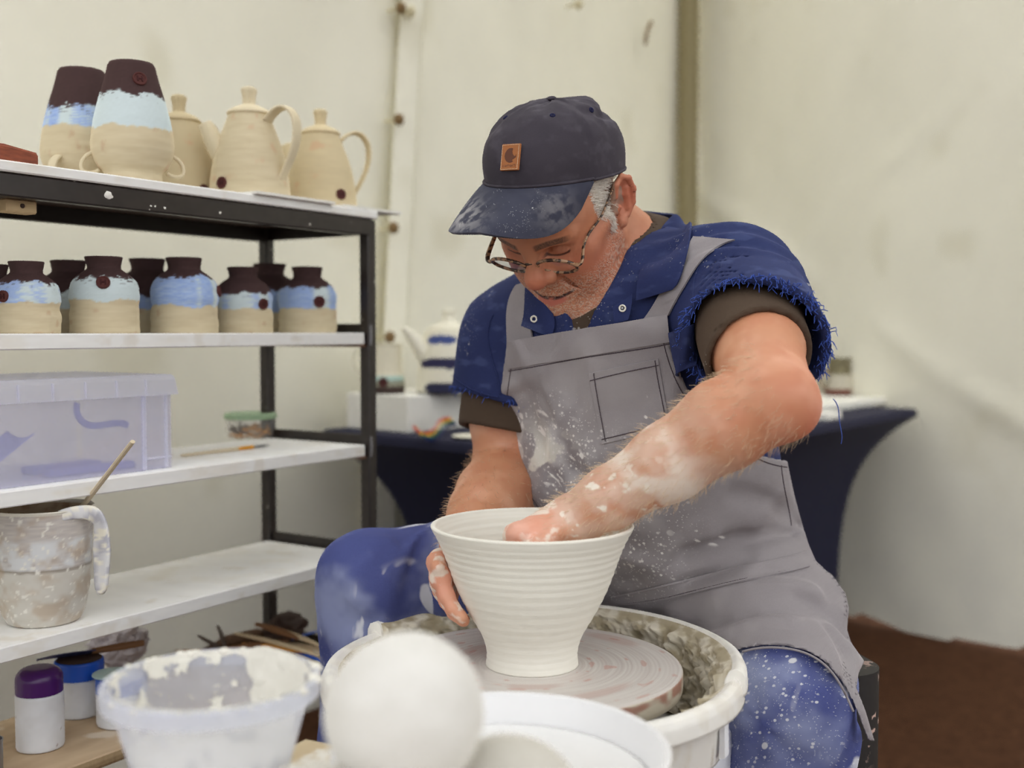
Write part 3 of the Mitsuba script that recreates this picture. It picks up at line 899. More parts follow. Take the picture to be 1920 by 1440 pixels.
def on_t(px, py, t):
    d_ = FWD + (px - 960) / F * V3(1, 0, 0) - (py - 720) / F * UPV
    return CAM + d_ * (((SO + SV * t - CAM) @ SV) / (d_ @ SV))


a, b = on_t(154, 950, -0.028), on_t(249, 828, 0.13)
sx = np.linspace(0, 1, 30)
m = tube(a + (b - a) * sx[:, None] * 1.0 - (b - a) * 0.0 + (np.stack([sx * 0, sx * 0, sx * 0], -1)), np.linspace(0.0042, 0.0034, 30), 8, 0.8)
m2 = tube(np.array([a, a + (a - b) * 0.12]), [0.0042, 0.0042], 8, 0.8)
v = np.asarray(m.vertices)
single('stirring_stick', xf(cat_(m, m2)), 'stick', 'pale wooden stirring stick leaning out of the slip jug', 'stick', smooth=40)

# ------------------------------------------------------------------ bottom shelf
zd = ZB[4]


def glaze_pot(px, py, half, h_body, h_lid, lid_mat, name, lab, round_lid=0.3, lidr=1.0, tint=(222, 226, 232)):
    c = on_z(px, py, zd)
    s = c[1] / F
    key = thing(name, lab, 'jar')
    r_ = half
    m, th, _ = lathe([(0, 0.0006), ((r_ - 4) * s, 0.0006), ((r_ - 1) * s, 2 * s), (r_ * s, 6 * s), (r_ * s, (h_body - 3) * s), ((r_ - 1.5) * s, h_body * s), ((r_ - 5) * s, (h_body + 1) * s), (0, (h_body + 1) * s)], 72, 0.003)
    v = np.asarray(m.vertices)
    q = np.stack([np.cos(th) * 2, np.sin(th) * 2, v[:, 2] / s / 22], -1)
    col = lerp(lin(*tint), lin(206, 208, 212), fb(q, 3, 3))
    col = lerp(col, lin(120, 84, 70), sst(0.78, 0.81, fb(q * 2.3 + 8, 3, 9)) * 0.7)
    obj('body', xf(m, None, c), 'vc_satin', key, smooth=True, color=col)
    R, z0_, z1_ = r_ * lidr, h_body + 1.2, h_body + h_lid
    rl = h_lid * round_lid
    arc = [(R - rl + rl * math.cos(a), z1_ - rl + rl * math.sin(a)) for a in np.linspace(0, math.pi / 2, 7)]
    m, th, idx = lathe([(0, z0_ * s), (R * s, z0_ * s)] + [(x_ * s, z_ * s) for x_, z_ in arc] + [(0, z1_ * s)], 72)
    obj('lid', xf(m, None, c), lid_mat, key, smooth=35)
    return c, s, key


c1, s_1, _ = glaze_pot(76, 1400, 43.5, 106, 48, 'purple_plastic', 'paint_jar', 'tall white plastic jar with a purple rounded cap on the bottom shelf', 0.45, 0.985)
c2, s_2, k2 = glaze_pot(150, 1338, 41, 72, 34, 'blue_plastic', 'paint_jar', 'white jar with a wide blue lid behind the purple capped jar', 0.12, 1.10)
c3, s_3, k3 = glaze_pot(229, 1355, 46, 62, 30, 'blue_plastic', 'paint_jar', 'white jar with a bright blue ribbed cap, half behind the slip crusted bowl', 0.12, 1.02)
# a dark crust on the wide blue lid, the blade and the pale lid lying on the jars
m, _, _ = lathe([(0, 0), (40 * s_2, 0), (41 * s_2, 0.5 * s_2), (38 * s_2, 2 * s_2), (0, 2.4 * s_2)], 48)
obj('lid_crust', xf(m, None, c2 + V3(0, 0, 106.2 * s_2)), 'dark_tool', k2, smooth=40, label='dark crust on the lid')
zt = c2[2] + 109 * s_2
p0_, p1_ = P(68, 1230, c2[1] - 0.03), P(178, 1236, c2[1] + 0.02)
p0_[2] = p1_[2] = zt + 0.004
d = (p1_ - p0_) / np.linalg.norm(p1_ - p0_)
key = thing('palette_knife', 'dark blue bladed tool with a brown handle lying on the wide blue lid', 'tool')
L_ = np.linalg.norm(p1_ - p0_)
wv = lambda x_: 0.30 + 1.2 * np.sin(np.clip(x_, 0, 1) * 2.6)
obj('blade', ribbon([p0_, p0_ + d * L_ * 0.35 + V3(0, 0, .001), p0_ + d * L_ * 0.7, p1_], 0.018, 0.0025, np.cross(d, [0, 0, 1]) + V3(0, 0, 0.5), 24, wv), 'blade_blue', key, smooth=40)
obj('handle', tube(np.array([p1_ - d * 0.004, p1_ + d * 0.04, p1_ + d * 0.075]), [0.0045, 0.006, 0.005], 10), 'brown_tool', key, smooth=40)
zt = c3[2] + 92.5 * s_3
m, _, _ = lathe([(0, 0), (36, 0), (38, 2), (37, 4), (30, 5), (0, 6)], 48)
single('flat_lid', xf(trimesh.Trimesh(np.asarray(m.vertices) * s_3, m.faces), None, V3(c3[0] - 16 * s_3, c3[1], zt)), 'teal_plastic', 'pale teal flat lid lying on the bright blue cap, beside the crusted bowl', 'lid', smooth=40)
# crumpled film bag behind
c = on_z(222, 1256, zd)
m = blob(0.046, 5, 0.45, 9, 3, (1.0, 0.7, 0.9))
v = np.asarray(m.vertices)
v = v + v / np.linalg.norm(v, axis=1, keepdims=True) * (np.abs(nz(v * 80, 2) - 0.5) * 0.016)[:, None]
v[:, 2] -= v[:, 2].min() 
single('plastic_bag', trimesh.Trimesh(v + c + V3(0, 0, 0.0005), m.faces), 'film_bag', 'crumpled grey plastic bag behind the jars on the bottom shelf', 'bag', smooth=20)
# dark tin at the very left
c = on_z(-16, 1450, zd)
s = c[1] / F
m, _, _ = lathe([(0, 0.0005), (21 * s, 0.0005), (21 * s, 62 * s), (22 * s, 63 * s), (22 * s, 66 * s), (20 * s, 66 * s), (20 * s, 10 * s), (0, 9 * s)], 48)
single('tin_can', xf(m, None, c), 'steel', 'metal tin cut by the left edge of the photo, on the bottom shelf', 'tin', smooth=30)
# the heap of modelling tools at the right end of the bottom shelf, each a tool
rng = np.random.default_rng(11)
TOOLS = [  # pixel of both ends, height above the board, radius, material, look
    (292, 1232, 420, 1215, 0.012, .0050, 'dark_tool', 'dark pointed modelling tool at the left end of the tool heap'),
    (330, 1215, 470, 1224, 0.020, .0055, 'brown_tool', 'brown wooden tool lying flat across the left of the tool heap'),
    (372, 1195, 450, 1232, 0.026, .0040, 'dark_tool', 'dark tool with its tip raised at the left of the tool heap'),
    (408, 1182, 425, 1225, 0.030, .0035, 'dark_tool', 'short dark tool standing up steepest in the tool heap'),
    (420, 1212, 540, 1196, 0.034, .0060, 'brown_tool', 'thick brown tool across the middle of the tool heap'),
    (440, 1192, 600, 1225, 0.040, .0045, 'pale_tool', 'long pale wooden tool sloping to the right of the heap'),
    (455, 1206, 585, 1218, 0.030, .0055, 'orange_bits', 'orange brown wooden tool in the middle of the heap'),
    (480, 1180, 560, 1192, 0.046, .0065, 'brown_tool', 'stout brown tool on top of the heap below the shelf post'),
    (500, 1184, 602, 1206, 0.040, .0050, 'pale_tool', 'pale handled tool topmost at the right of the heap'),
    (540, 1212, 604, 1236, 0.022, .0040, 'blue_plastic', 'thin blue handled tool low at the right of the heap'),
    (548, 1200, 606, 1176, 0.030, .0022, 'blue_plastic', 'thin blue wire sticking up at the right of the heap'),
    (528, 1222, 606, 1246, 0.014, .0050, 'pale_tool', 'pale tool lowest at the right of the heap'),
    (350, 1226, 500, 1240, 0.008, .0060, 'dark_tool', 'dark flat tool at the bottom front of the heap'),
]
for x0, y0, x1, y1, hh, r_, mat, lab in TOOLS:
    a, b = on_z(x0, y0 + 6, zd + hh), on_z(x1, y1 + 6, zd + hh)
    a[2] = zd + hh + max(0, (1214 - y0)) * 0.00045
    mid = (a + b) / 2 + V3(*rng.normal(size=2) * 0.003, 0.002)
    t_ = np.linspace(0, 1, 16)
    single('modelling_tool', tube(catmull([a, mid, b], 16), r_ * (0.45 + 0.75 * np.sin(np.clip(t_ * 2.6 + 0.3, 0, 3.1))), 9, 0.75), mat, lab, 'tool', 'modelling tools heaped on the bottom shelf', smooth=40)
c = on_z(452, 1216, zd)
m = blob(0.035, 4, 0.3, 9, 8, (2.3, 0.9, 0.36))
v = np.asarray(m.vertices)
single('tool_rag', xf(trimesh.Trimesh(v - [0, 0, v[:, 2].min()], m.faces), SR, c + V3(0, 0, 0.0005)), 'brown_bits', 'crumpled dark brown rag under the heap of modelling tools', 'rag', smooth=40)
m = blob(0.03, 4, 0.3, 9, 18, (1.6, 0.9, 0.9))
v = np.asarray(m.vertices)
c = on_z(536, 1206, zd)
single('cloth_bundle', xf(trimesh.Trimesh(v - [0, 0, v[:, 2].min()], m.faces), SR, c + V3(0, 0, 0.0005)), 'dark_tool', 'dark lump of cloth beside the rear shelf post on the bottom shelf', 'cloth', smooth=40)
# ------------------------------------------------------------------ the potter's wheel
WC = V3(0.0245, 1.35, 0)
ZW = 0.574                                       # the top of the bat
PW = thing('potters_wheel', 'white potters wheel with a round splash pan caked in clay, spinning a bat', 'potters wheel')


def arc_lathe(prof, a0, a1, n, step=None, disp=None):
    prof = np.asarray(prof, float)
    if step:
        out = [prof[0]]
        for a, b in zip(prof[:-1], prof[1:]):
            k = max(1, int(np.ceil(np.linalg.norm(b - a) / step)))
            out += [a + (b - a) * (i + 1) / k for i in range(k)]
        prof = np.array(out)
    th = np.radians(np.linspace(a0, a1, n))
    pts = np.stack([prof[:, :1] * np.cos(th), prof[:, :1] * np.sin(th), np.repeat(prof[:, 1:], n, 1)], -1)
    if disp is not None:
        pts = disp(pts, th, prof)
    m = grid_mesh(pts)
    # end caps across the profile
    k = len(prof)
    caps = []
    for e, sgn in ((0, 1), (n - 1, -1)):
        c = pts[:, e].mean(0)
        caps.append((c, [(i * n + e, ((i + 1) % k) * n + e) for i in range(k)], sgn))
    v, f = list(m.vertices), [m.faces]
    for c, es, sgn in caps:
        v.append(c)
        f.append(np.array([[len(v) - 1, a, b][::sgn] for a, b in es]))
    m = trimesh.Trimesh(np.array(v), np.vstack(f), process=False)
    if m.volume < 0:
        m.invert()
    return m


def pan_prof(o, dz):
    return [(0.150, 0.492), (0.225 + o, 0.492), (0.229 + o, 0.545), (0.231 + o, 0.562 + dz), (0.235 + o, 0.570 + dz), (0.243 + o, 0.574 + dz), (0.250 + o, 0.571 + dz), (0.254 + o, 0.563 + dz), (0.2555 + o, 0.546 + dz),
            (0.252 + o, 0.546 + dz), (0.249 + o, 0.560 + dz), (0.243 + o, 0.565 + dz), (0.2365 + o, 0.556 + dz), (0.2355 + o, 0.545), (0.231 + o, 0.489), (0.150, 0.489)]


def pan_col(m, seed):
    v = np.asarray(m.vertices) - WC
    r_ = np.hypot(v[:, 0], v[:, 1])
    c = lerp(lin(226, 225, 222), lin(212, 209, 202), fb(v * 14, 3, seed))
    st = sst(0.56, 0.66, fb(v * [30, 30, 14] + 5, 4, seed)) * 0.7
    c = lerp(c, lin(196, 186, 164), st * sst(0.236, 0.226, r_) + st * 0.35)
    c = lerp(c, lin(150, 138, 120), sst(0.66, 0.72, fb(v * [40, 40, 8] + 9, 3, seed + 1)) * 0.5 * (v[:, 2] < 0.55))
    top = sst(0.568, 0.580, v[:, 2])
    return lerp(c, lin(232, 230, 222), top * sst(0.4, 0.6, fb(v * 40, 3, seed + 3)) * 0.8)


m = arc_lathe(pan_prof(0, 0.004), 143, 345, 190, 0.004)
m = xf(m, None, WC)
obj('splash_pan', m, 'vc_satin', PW, smooth=True, color=pan_col(m, 3), label='front half of the white splash pan')
m = arc_lathe(pan_prof(0.003, 0.017), -19, 148, 160, 0.004)
m = xf(m, None, WC)
pan2 = obj('splash_pan', m, 'vc_satin', PW, smooth=True, color=pan_col(m, 7), label='rear half of the splash pan, its lip over the front half')
cl = arc_lathe([(0.2362, 0.498), (0.2365, 0.545), (0.242, 0.548), (0.243, 0.500)], -28, -24, 8)
obj('clip', xf(cl, None, WC), 'white_plastic', PW, smooth=30)
# clay caked on the inside of the pan
th = np.linspace(0, 2 * np.pi, 420, endpoint=False)
pr_ = np.array([(0.186, 0.4945), (0.196, 0.496), (0.205, 0.499), (0.212, 0.504), (0.217, 0.511), (0.2195, 0.519), (0.2215, 0.527), (0.223, 0.535), (0.2245, 0.543), (0.226, 0.550), (0.2275, 0.556), (0.2295, 0.562), (0.2315, 0.567), (0.2352, 0.5700), (0.2395, 0.5722)])
from scipy.interpolate import interp1d
u_ = np.linspace(0, 1, len(pr_))
pr_ = interp1d(u_, pr_, axis=0, kind='quadratic')(np.linspace(0, 1, 60))
R_, TH = np.meshgrid(pr_[:, 0], th, indexing='ij')
Z_ = np.repeat(pr_[:, 1:], len(th), 1)
q = np.stack([R_ * np.cos(TH), R_ * np.sin(TH), Z_], -1)
n1, n2 = fb(q * 75, 4, 2), fb(q * 190, 3, 5)
amt = 0.030 * np.maximum(n1 - 0.34, 0) * (0.5 + n2) + 0.003 * (n2 - 0.3)
fade = sst(0.572, 0.558, Z_)
ang = np.degrees(TH) % 360
amt = amt * fade
q[..., 0] -= np.cos(TH) * amt
q[..., 1] -= np.sin(TH) * amt
q[..., 2] += 0.4 * amt * fade
q[..., 2] += sst(0.50, 0.572, Z_) * np.where((ang < 147) | (ang > 342), 0.0145, 0.002)
sl = grid_mesh(q, True)
v = np.asarray(sl.vertices)
cc = lerp(lin(166, 156, 132), lin(206, 200, 184), sst(0.40, 0.62, fb(v * 60 + 3, 4, 6)))
cc = lerp(cc, lin(150, 138, 112), sst(0.55, 0.7, fb(v * 90 + 8, 3, 4)) * 0.6)
obj('caked_clay', xf(sl, None, WC + V3(0, 0, 0.0015)), 'vc_matte', PW, smooth=True, color=cc, kind='stuff', label='rough grey clay caked inside the pan')

# the bat with its spinning slip
m, th, idx = lathe([(0, ZW - 0.027), (0.178, ZW - 0.027), (0.1815, ZW - 0.025), (0.1825, ZW - 0.020), (0.1825, ZW - 0.003), (0.181, ZW - 0.0006), (0.178, ZW), (0.02, ZW), (0, ZW)], 360, 0.0012)
v = np.asarray(m.vertices)
r_ = np.hypot(v[:, 0], v[:, 1])
ring = nz(np.stack([np.cos(th) * 0.9, np.sin(th) * 0.9, r_ * 420], -1), 3)
ring2 = nz(np.stack([np.cos(th) * 2.5, np.sin(th) * 2.5, r_ * 900], -1), 6)
c = lerp(lin(208, 205, 200), lin(178, 168, 164), ring * 0.55 + ring2 * 0.35)
pink = sst(0.55, 0.75, nz(np.stack([np.cos(th) * 1.6 + 3, np.sin(th) * 1.6, r_ * 45], -1), 8))
c = lerp(c, lin(176, 140, 130), pink * 0.4 * sst(0.05, 0.1, r_))
spot = sst(0.80, 0.86, nz(np.stack([np.cos(th) * 7, np.sin(th) * 7, r_ * 110], -1), 12))
c = lerp(c, lin(184, 130, 116), spot * 0.45)
edge = v[:, 2] < ZW - 0.002
ec = lerp(lin(186, 178, 162), lin(156, 118, 104), sst(0.45, 0.70, nz(np.stack([np.cos(th) * 9, np.sin(th) * 9, v[:, 2] * 90], -1), 2)) * sst(ZW - 0.022, ZW - 0.012, v[:, 2]))
c[edge] = ec[edge]
obj('bat', xf(m, None, WC), 'vc_satin', PW, smooth=40 and True, color=c, label='round pinkish grey bat streaked with slip')
m, _, _ = lathe([(0, 0.46), (0.10, 0.46), (0.10, ZW - 0.0275), (0, ZW - 0.0275)], 48)
obj('wheel_head', xf(m, None, WC), 'steel', PW, smooth=30)
WUx, WVx = frame(33)
obj('table', obox(WC, WUx, WVx, -0.19, 0.19, -0.19, 0.19, 0.34, 0.486, 0.01), 'white_plastic', PW)
for a in (-0.16, 0.16):
    for b in (-0.16, 0.16):
        obj('leg', obox(WC, WUx, WVx, a - 0.02, a + 0.02, b - 0.02, b + 0.02, 0, 0.339, 0.004), 'dark_metal', PW)

# ------------------------------------------------------------------ the bowl being thrown
k = k_bowl = 1.35 / F
bo = [(0, .0006), (80, .0006), (88, 0), (89, 4), (86.5, 12), (86, 22), (87.5, 34), (91, 48), (98, 66), (108, 86), (120, 108), (132.5, 134), (143, 162), (153, 195), (163, 228), (172, 252), (181, 268 - 2), (188, 274), (191.5, 276.5)]
bo = catmull(np.array([(r_, z * 0.945) for r_, z in [(88, 0), (87, 9), (86, 22), (87.5, 34), (91, 48), (98, 66), (108, 84), (120, 106), (133, 132), (145, 160), (156, 192), (167, 225), (178, 252), (188, 272), (191, 278)]]), 150)
arc = np.linspace(0, 1, 150)
rip = 0.42 * np.sin(bo[:, 1] / 15.0 * 2 * np.pi + 3 * np.sin(bo[:, 1] / 37)) * sst(0, 20, bo[:, 1]) * sst(262, 245, bo[:, 1]) * (0.35 + 0.9 * meshkit.noise(np.stack([bo[:, 1] / 30, bo[:, 1] * 0, bo[:, 1] * 0], -1), 5))
bo[:, 0] += rip
zr, rr = bo[-1, 1], bo[-1, 0]
lip = [(rr + 0.6, zr + 2.0), (rr - 0.6, zr + 4.2), (rr - 3.4, zr + 5.4), (rr - 6.6, zr + 4.8), (rr - 8.8, zr + 2.4)]
bi = np.array([(r_ - 9 - 4 * (1 - z / zr), z) for r_, z in bo[::-1] if z > 26])
bi[:, 0] += 0.5 * np.sin(bi[:, 1] / 9)
prof = np.vstack([[(0, 0.3), (86, 0.3)], bo, lip, bi, [(60, 18), (0, 15)]]) * k
m, th, idx = lathe(prof, 220)
v = np.asarray(m.vertices)
c = lerp(lin(226, 224, 215), lin(214, 211, 200), nz(np.stack([np.cos(th) * 0.8, np.sin(th) * 0.8, v[:, 2] * 500], -1), 3) * 0.8)
single('clay_bowl', xf(m, None, WC + V3(0, 0, ZW + 0.0003)), 'vc_bowl', 'large wet pale clay bowl with throwing rings on the spinning wheel', 'bowl', smooth=True, color=c)
scene['vc_bowl'] = pr(VC, 0.42, 0.35)

# ------------------------------------------------------------------ the work board in front
zq = 0.545
BU, BV = frame(27)
BO = V3(-0.228, 1.165, 0)
WB = thing('work_bench', 'low work bench with a clay stained board in front of the wheel', 'bench')
obj('top', obox(BO, BU, BV, -0.80, 0.015, 0.0, 0.62, zq - 0.02, zq, 0.003), 'work_board', WB)
for a in (-0.75, -0.05):
    for b in (0.05, 0.57):
        obj('leg', obox(BO, BU, BV, a - 0.02, a + 0.02, b - 0.02, b + 0.02, 0, zq - 0.0205, 0.003), 'wood_block', WB)

# tub of slip
c = P(940, 1400, 0.945)
R0 = 322 / F * 0.945
hz = c[2] - zq
key = thing('slip_tub', 'wide blurred white plastic tub of milky slip in the foreground before the wheel', 'tub')
m, _, _ = lathe([(0, 0.0006), (R0 * 0.74, 0.0006), (R0 * 0.78, 0.004), (R0 * 0.95, hz - 0.012), (R0 * 0.955, hz - 0.004), (R0 * 0.99, hz - 0.003), (R0, hz), (R0 * 0.985, hz + 0.0015), (R0 * 0.96, hz), (R0 * 0.93, hz - 0.012), (R0 * 0.77, 0.006), (0, 0.003)], 120)
obj('tub', xf(m, None, c * [1, 1, 0] + V3(0, 0, zq)), 'tub_white', key, smooth=40)
rw = R0 * (0.77 + 0.16 * (hz - 0.030) / (hz - 0.012)) - 0.001
m, th, _ = lathe([(0, 0), (rw * 0.4, 0), (rw, 0)], 100)
obj('slip', xf(m, None, c * [1, 1, 0] + V3(0, 0, c[2] - 0.026)), 'slip_liquid', key, smooth=True, label='milky white slip')
scene['tub_white'] = pr(rgb(218, 218, 220), 0.35, 0.45)
scene['slip_liquid'] = pr(rgb(214, 214, 214), 0.25, 0.5)

# clay balls
scene['clay_white'] = pr(proc(lambda p, n, uv: mix([0.67, 0.66, 0.635], [0.59, 0.575, 0.545], fbm(p.x * 40, p.y * 40, p.z * 40, 3))), 0.7, 0.3)
scene['clay_beige'] = pr(proc(lambda p, n, uv: mix([0.53, 0.51, 0.46], [0.46, 0.44, 0.39], fbm(p.x * 40, p.y * 40, p.z * 40, 3))), 0.7, 0.3)
G_ = None
rb = 151 / F * 0.73
m = blob(rb, 5, 0.05, 5, 2)
cb = P(760, 1337, 0.73)
single('clay_ball', xf(m, None, cb), 'clay_white', 'large blurred white clay ball on top of the pile in the foreground', 'clay ball', 'clay balls in the foreground', smooth=True)
m = blob(rb * 1.0, 5, 0.05, 5, 9)
c2_ = P(955, 1522, 0.775)
single('clay_ball', xf(m, None, c2_), 'clay_beige', 'lower beige clay ball right of the big white ball at the bottom edge', 'clay ball', 'clay balls in the foreground', smooth=True)
m = blob(rb * 1.0, 5, 0.05, 5, 14)
c3_ = cb + V3(-0.055, -0.045, -0.072)
single('clay_ball', xf(m, None, c3_), 'clay_beige', 'clay ball at the bottom edge beneath the big white ball', 'clay ball', 'clay balls in the foreground', smooth=True)
zs = min(c2_[2], c3_[2]) - rb * 0.97
single('plaster_slab', obox(cb * [1, 1, 0], BU, BV, -0.11, 0.10, -0.12, 0.13, zq + 0.0003, zs, 0.006), 'white_plinth', 'white plaster slab under the clay balls on the work bench', 'slab')

# plastic bowl crusted with slip
c = P(397, 1272, 0.95)
R0 = 204 / F * 0.95
hz = c[2] - zq
key = thing('mixing_bowl', 'clear plastic mixing bowl thickly crusted with white slip, front left', 'bowl')
o = c * [1, 1, 0] + V3(0, 0, zq)
wall = lambda z: R0 * np.interp(z / hz, [0, 0.06, 0.5, 0.9, 1.0], [0.50, 0.56, 0.74, 0.90, 0.93])
zz = np.linspace(0.0006, hz, 40)
prof = [(0, 0.0006)] + [(float(wall(z)), float(z)) for z in zz] + [(R0 * 0.985, hz + 0.0005), (R0, hz - 0.002), (R0 * 0.995, hz - 0.014), (R0 * 0.985, hz - 0.015)]
m, _, _ = lathe(prof, 128)
obj('bowl', xf(m, None, o), 'tub_plastic2', key, smooth=40)
scene['tub_plastic2'] = milky((232, 235, 247), 0.40)
# the crust: inside lining and lumps over the rim
nA, nZ = 420, 120
th = np.linspace(0, 2 * np.pi, nA, endpoint=False)
zz = np.linspace(0.002, hz + 0.001, nZ)
TH, ZZ = np.meshgrid(th, zz, indexing='xy')
q = np.stack([np.cos(TH) * 0.09, np.sin(TH) * 0.09, ZZ], -1)
cov = fb(q * 55, 4, 3)
view = (np.degrees(TH) % 360)
smear = np.exp(-((view - 66) / 13) ** 2) + 0.75 * np.exp(-((view - 40) / 16) ** 2)
thick = (0.0012 + 0.008 * np.maximum(fb(q * 70 + 4, 3, 6) - 0.42, 0) + 0.0045 * smear)
rad = wall(ZZ) - 0.0008 - thick
pts = np.stack([rad * np.cos(TH), rad * np.sin(TH), ZZ + 0.006 * smear * sst(hz - 0.02, hz, ZZ)], -1)
low = sst(hz * 0.62, hz * 0.45, ZZ)
keep = (cov + low * 0.6 + 0.5 * smear + 0.30 * sst(hz - 0.008, hz - 0.002, ZZ) + 0.20 * sst(0.66, 0.74, nz(q * 330, 9))) > 0.63
cr = grid_mesh(pts, True)
kv = keep.reshape(-1)
cr = trimesh.Trimesh(cr.vertices, cr.faces[kv[cr.faces].all(1)], process=False)
cr.remove_unreferenced_vertices()
obj('slip_crust', xf(cr, None, o), 'clay_cream', key, smooth=True, kind='stuff', label='white dried slip crust')
scene['clay_cream'] = pr(proc(lambda p, n, uv: mix([0.72, 0.705, 0.65], [0.63, 0.61, 0.55], fbm(p.x * 60, p.y * 60, p.z * 60, 3))), 0.7, 0.3)
# lumps along the rim
rng = np.random.default_rng(5)
lumps = []
for k_ in range(120):
    a = rng.random() * 2 * np.pi
    w_ = 0.5 + 0.5 * math.cos(a - 1.0)
    r_ = 0.0008 + 0.0030 * rng.random() ** 2 * (0.4 + w_)
    rr_ = R0 * (0.93 + 0.065 * rng.random())
    lumps.append(xf(blob(r_, 2, 0.35, 6, k_, (1.3, 1.3, 0.8)), None, o + V3(rr_ * math.cos(a), rr_ * math.sin(a), hz - 0.001)))
obj('rim_lumps', cat_(*lumps), 'clay_cream', key, smooth=True, kind='stuff', label='lumps of dried slip on the rim')
# slip filling the lower half
zf = hz * 0.45
m, _, _ = lathe([(0, 0.0015), (float(wall(0.002)) - 0.0015, 0.0015)] + [(float(wall(z)) - 0.0015, float(z)) for z in np.linspace(0.003, zf, 12)] + [(0, zf)], 96)
obj('slip', xf(m, None, o), 'clay_cream', key, smooth=40, label='white slip filling the bowl')
# ------------------------------------------------------------------ the display table in the corner
N0, R1, L1 = V3(0.214, 2.13, 0), V3(1.262, 3.478, 0), V3(-0.47, 2.75, 0)
B1 = L1 + R1 - N0
ZT = 0.738
quad = [N0, R1, B1, L1]
cen = sum(quad) / 4
tu = (R1 - N0) / np.linalg.norm(R1 - N0)
tv = (L1 - N0) / np.linalg.norm(L1 - N0)
lu, lv = np.linalg.norm(R1 - N0), np.linalg.norm(L1 - N0)
rows = []
zz = np.r_[ZT, ZT - 0.004, ZT - 0.012, ZT - 0.024, np.linspace(ZT - 0.035, 0.0, 46)]
for z in zz:
    dz = max(ZT - 0.024 - z, 0)
    edge_in = 0.010 * max(0, 1 - (ZT - z) / 0.012) ** 2 if z > ZT - 0.012 else 0
    ins = 0.185 * (1 - math.exp(-dz * 8.0)) + edge_in
    ring = []
    cs = [N0 + (tu + tv) * ins, R1 + (-tu + tv) * ins, B1 + (-tu - tv) * ins, L1 + (tu - tv) * ins]
    for a, b in zip(cs, cs[1:] + cs[:1]):
        w = np.linspace(0, 1, 24, endpoint=False)
        d = (b - a) / np.linalg.norm(b - a)
        nin = V3(-d[1], d[0], 0)
        bow = 0.085 * (1 - math.exp(-dz * 5)) * 4 * w * (1 - w)
        ring.append(a + (b - a) * w[:, None] + nin * (bow * 0.6)[:, None] + V3(0, 0, z))
    rows.append(np.vstack(ring))
m = grid_mesh(np.array(rows), True)
top = np.array(rows[0])
kk = len(m.vertices)
nr = len(top)
j = np.arange(nr)
m = trimesh.Trimesh(np.vstack([m.vertices, top.mean(0)]), np.vstack([m.faces, np.stack([np.full(nr, kk), j, (j + 1) % nr], 1)]), process=False)
if m.face_normals[-1][2] < 0:
    m.invert()
TBL = thing('display_table', 'trestle table in a tight navy stretch cover across the tent corner', 'table')
obj('cover', m, 'navy_cover', TBL, smooth=40)


def tbox(px, py, z0, lu_, lv_, h, name, lab, catg, mat='white_plinth', b=0.003):
    """A box on the table with its near corner seen at this pixel."""
    c = on_z(px, py, z0)
    mm = cbox(0, lu_, 0, lv_, 0, h, b)
    v = np.asarray(mm.vertices)
    w = c + v[:, :1] * tu + v[:, 1:2] * tv + v[:, 2:] * V3(0, 0, 1) + V3(0, 0, 0.0003)
    mm = trimesh.Trimesh(w, mm.faces)
    if mm.volume < 0:
        mm.invert()
    return single(name, mm, mat, lab, catg), c


_, pc = tbox(765, 813, ZT, 0.42, 0.225, 0.088, 'display_plinth', 'white display plinth on the navy table carrying a mug and a blue banded teapot', 'plinth')
zp = pc[2] + 0.0885


def band_pot(px, py, z, prof, name, lab, catg, colour, rx=0.0):
    c = on_z(px, py, z)
    s = c[1] / F
    return pot_at(name, lab, catg, c + V3(0, 0, 0.0004), [(r_ * s, zz_ * s) for r_, zz_ in prof], 3, colour, step=0.004), c, s


def blue_bands(th, h):
    c = np.ones((len(th), 3)) * lin(226, 222, 206)
    x = np.sin(th)
    for lo, hi, a0, a1, col in ((0.78, 0.91, -0.30, 0.95, lin(70, 84, 140)), (0.40, 0.56, -0.85, 1.2, lin(48, 46, 78)), (0.03, 0.18, -0.35, 0.85, lin(44, 46, 72))):
        e = 0.02 * (nz(np.stack([np.cos(th) * 3, np.sin(th) * 3, h * 0], -1), 4) - 0.5)
        mid, hw_ = (lo + hi) / 2, (hi - lo) / 2
        t_ = np.clip((th - (a0 + a1) / 2) / ((a1 - a0) / 2), -1.5, 1.5)
        t_ = np.where(np.abs(t_) < 1, t_, 1.5)
        on = np.abs(h - mid - e) < hw_ * np.sqrt(np.maximum(1 - t_ ** 4, 0))
        c[on] = col
    c[h < 0.025] = lin(52, 46, 44)
    return c


scene['vc_glaze'] = pr(VC, 0.18, 0.5, clearcoat=0.6, clearcoat_gloss=0.9)
wrap = lambda f: (lambda th, h: f((th + np.pi) % (2 * np.pi) - np.pi, h))
key, c, s = band_pot(842, 737, zp, [(0, .5), (58, .5), (61, 2), (60, 20), (57, 50), (52, 80), (47, 104), (44, 116), (42, 118), (30, 119), (0, 119)], 'glazed_teapot', 'cream glazed teapot with dark blue brushed bands on the white plinth', 'teapot', wrap(lambda th, h: blue_bands(-th, h)))
m, th, _ = lathe([(r_ * s, z * s) for r_, z in ((0, 118), (36, 118), (40, 120), (38, 123), (26, 128), (15, 133), (11, 138), (10.5, 148), (13, 154), (10, 157), (0, 158))], 48)
obj('lid', xf(m, None, c), 'cream_glaze', key, smooth=40)
scene['cream_glaze'] = pr(rgb(226, 222, 206), 0.2, 0.5)
ol = V3(-0.95, -0.3, 0)
pp = catmull([c + ol * r_ * s + V3(0, 0, z * s) for r_, z in ((40, 70), (56, 88), (70, 106), (88, 122))], 14)
obj('spout', tube(pp, np.linspace(22, 6, 14) * s, 16), 'cream_glaze', key, smooth=40)
orr = V3(0.95, 0.2, 0)
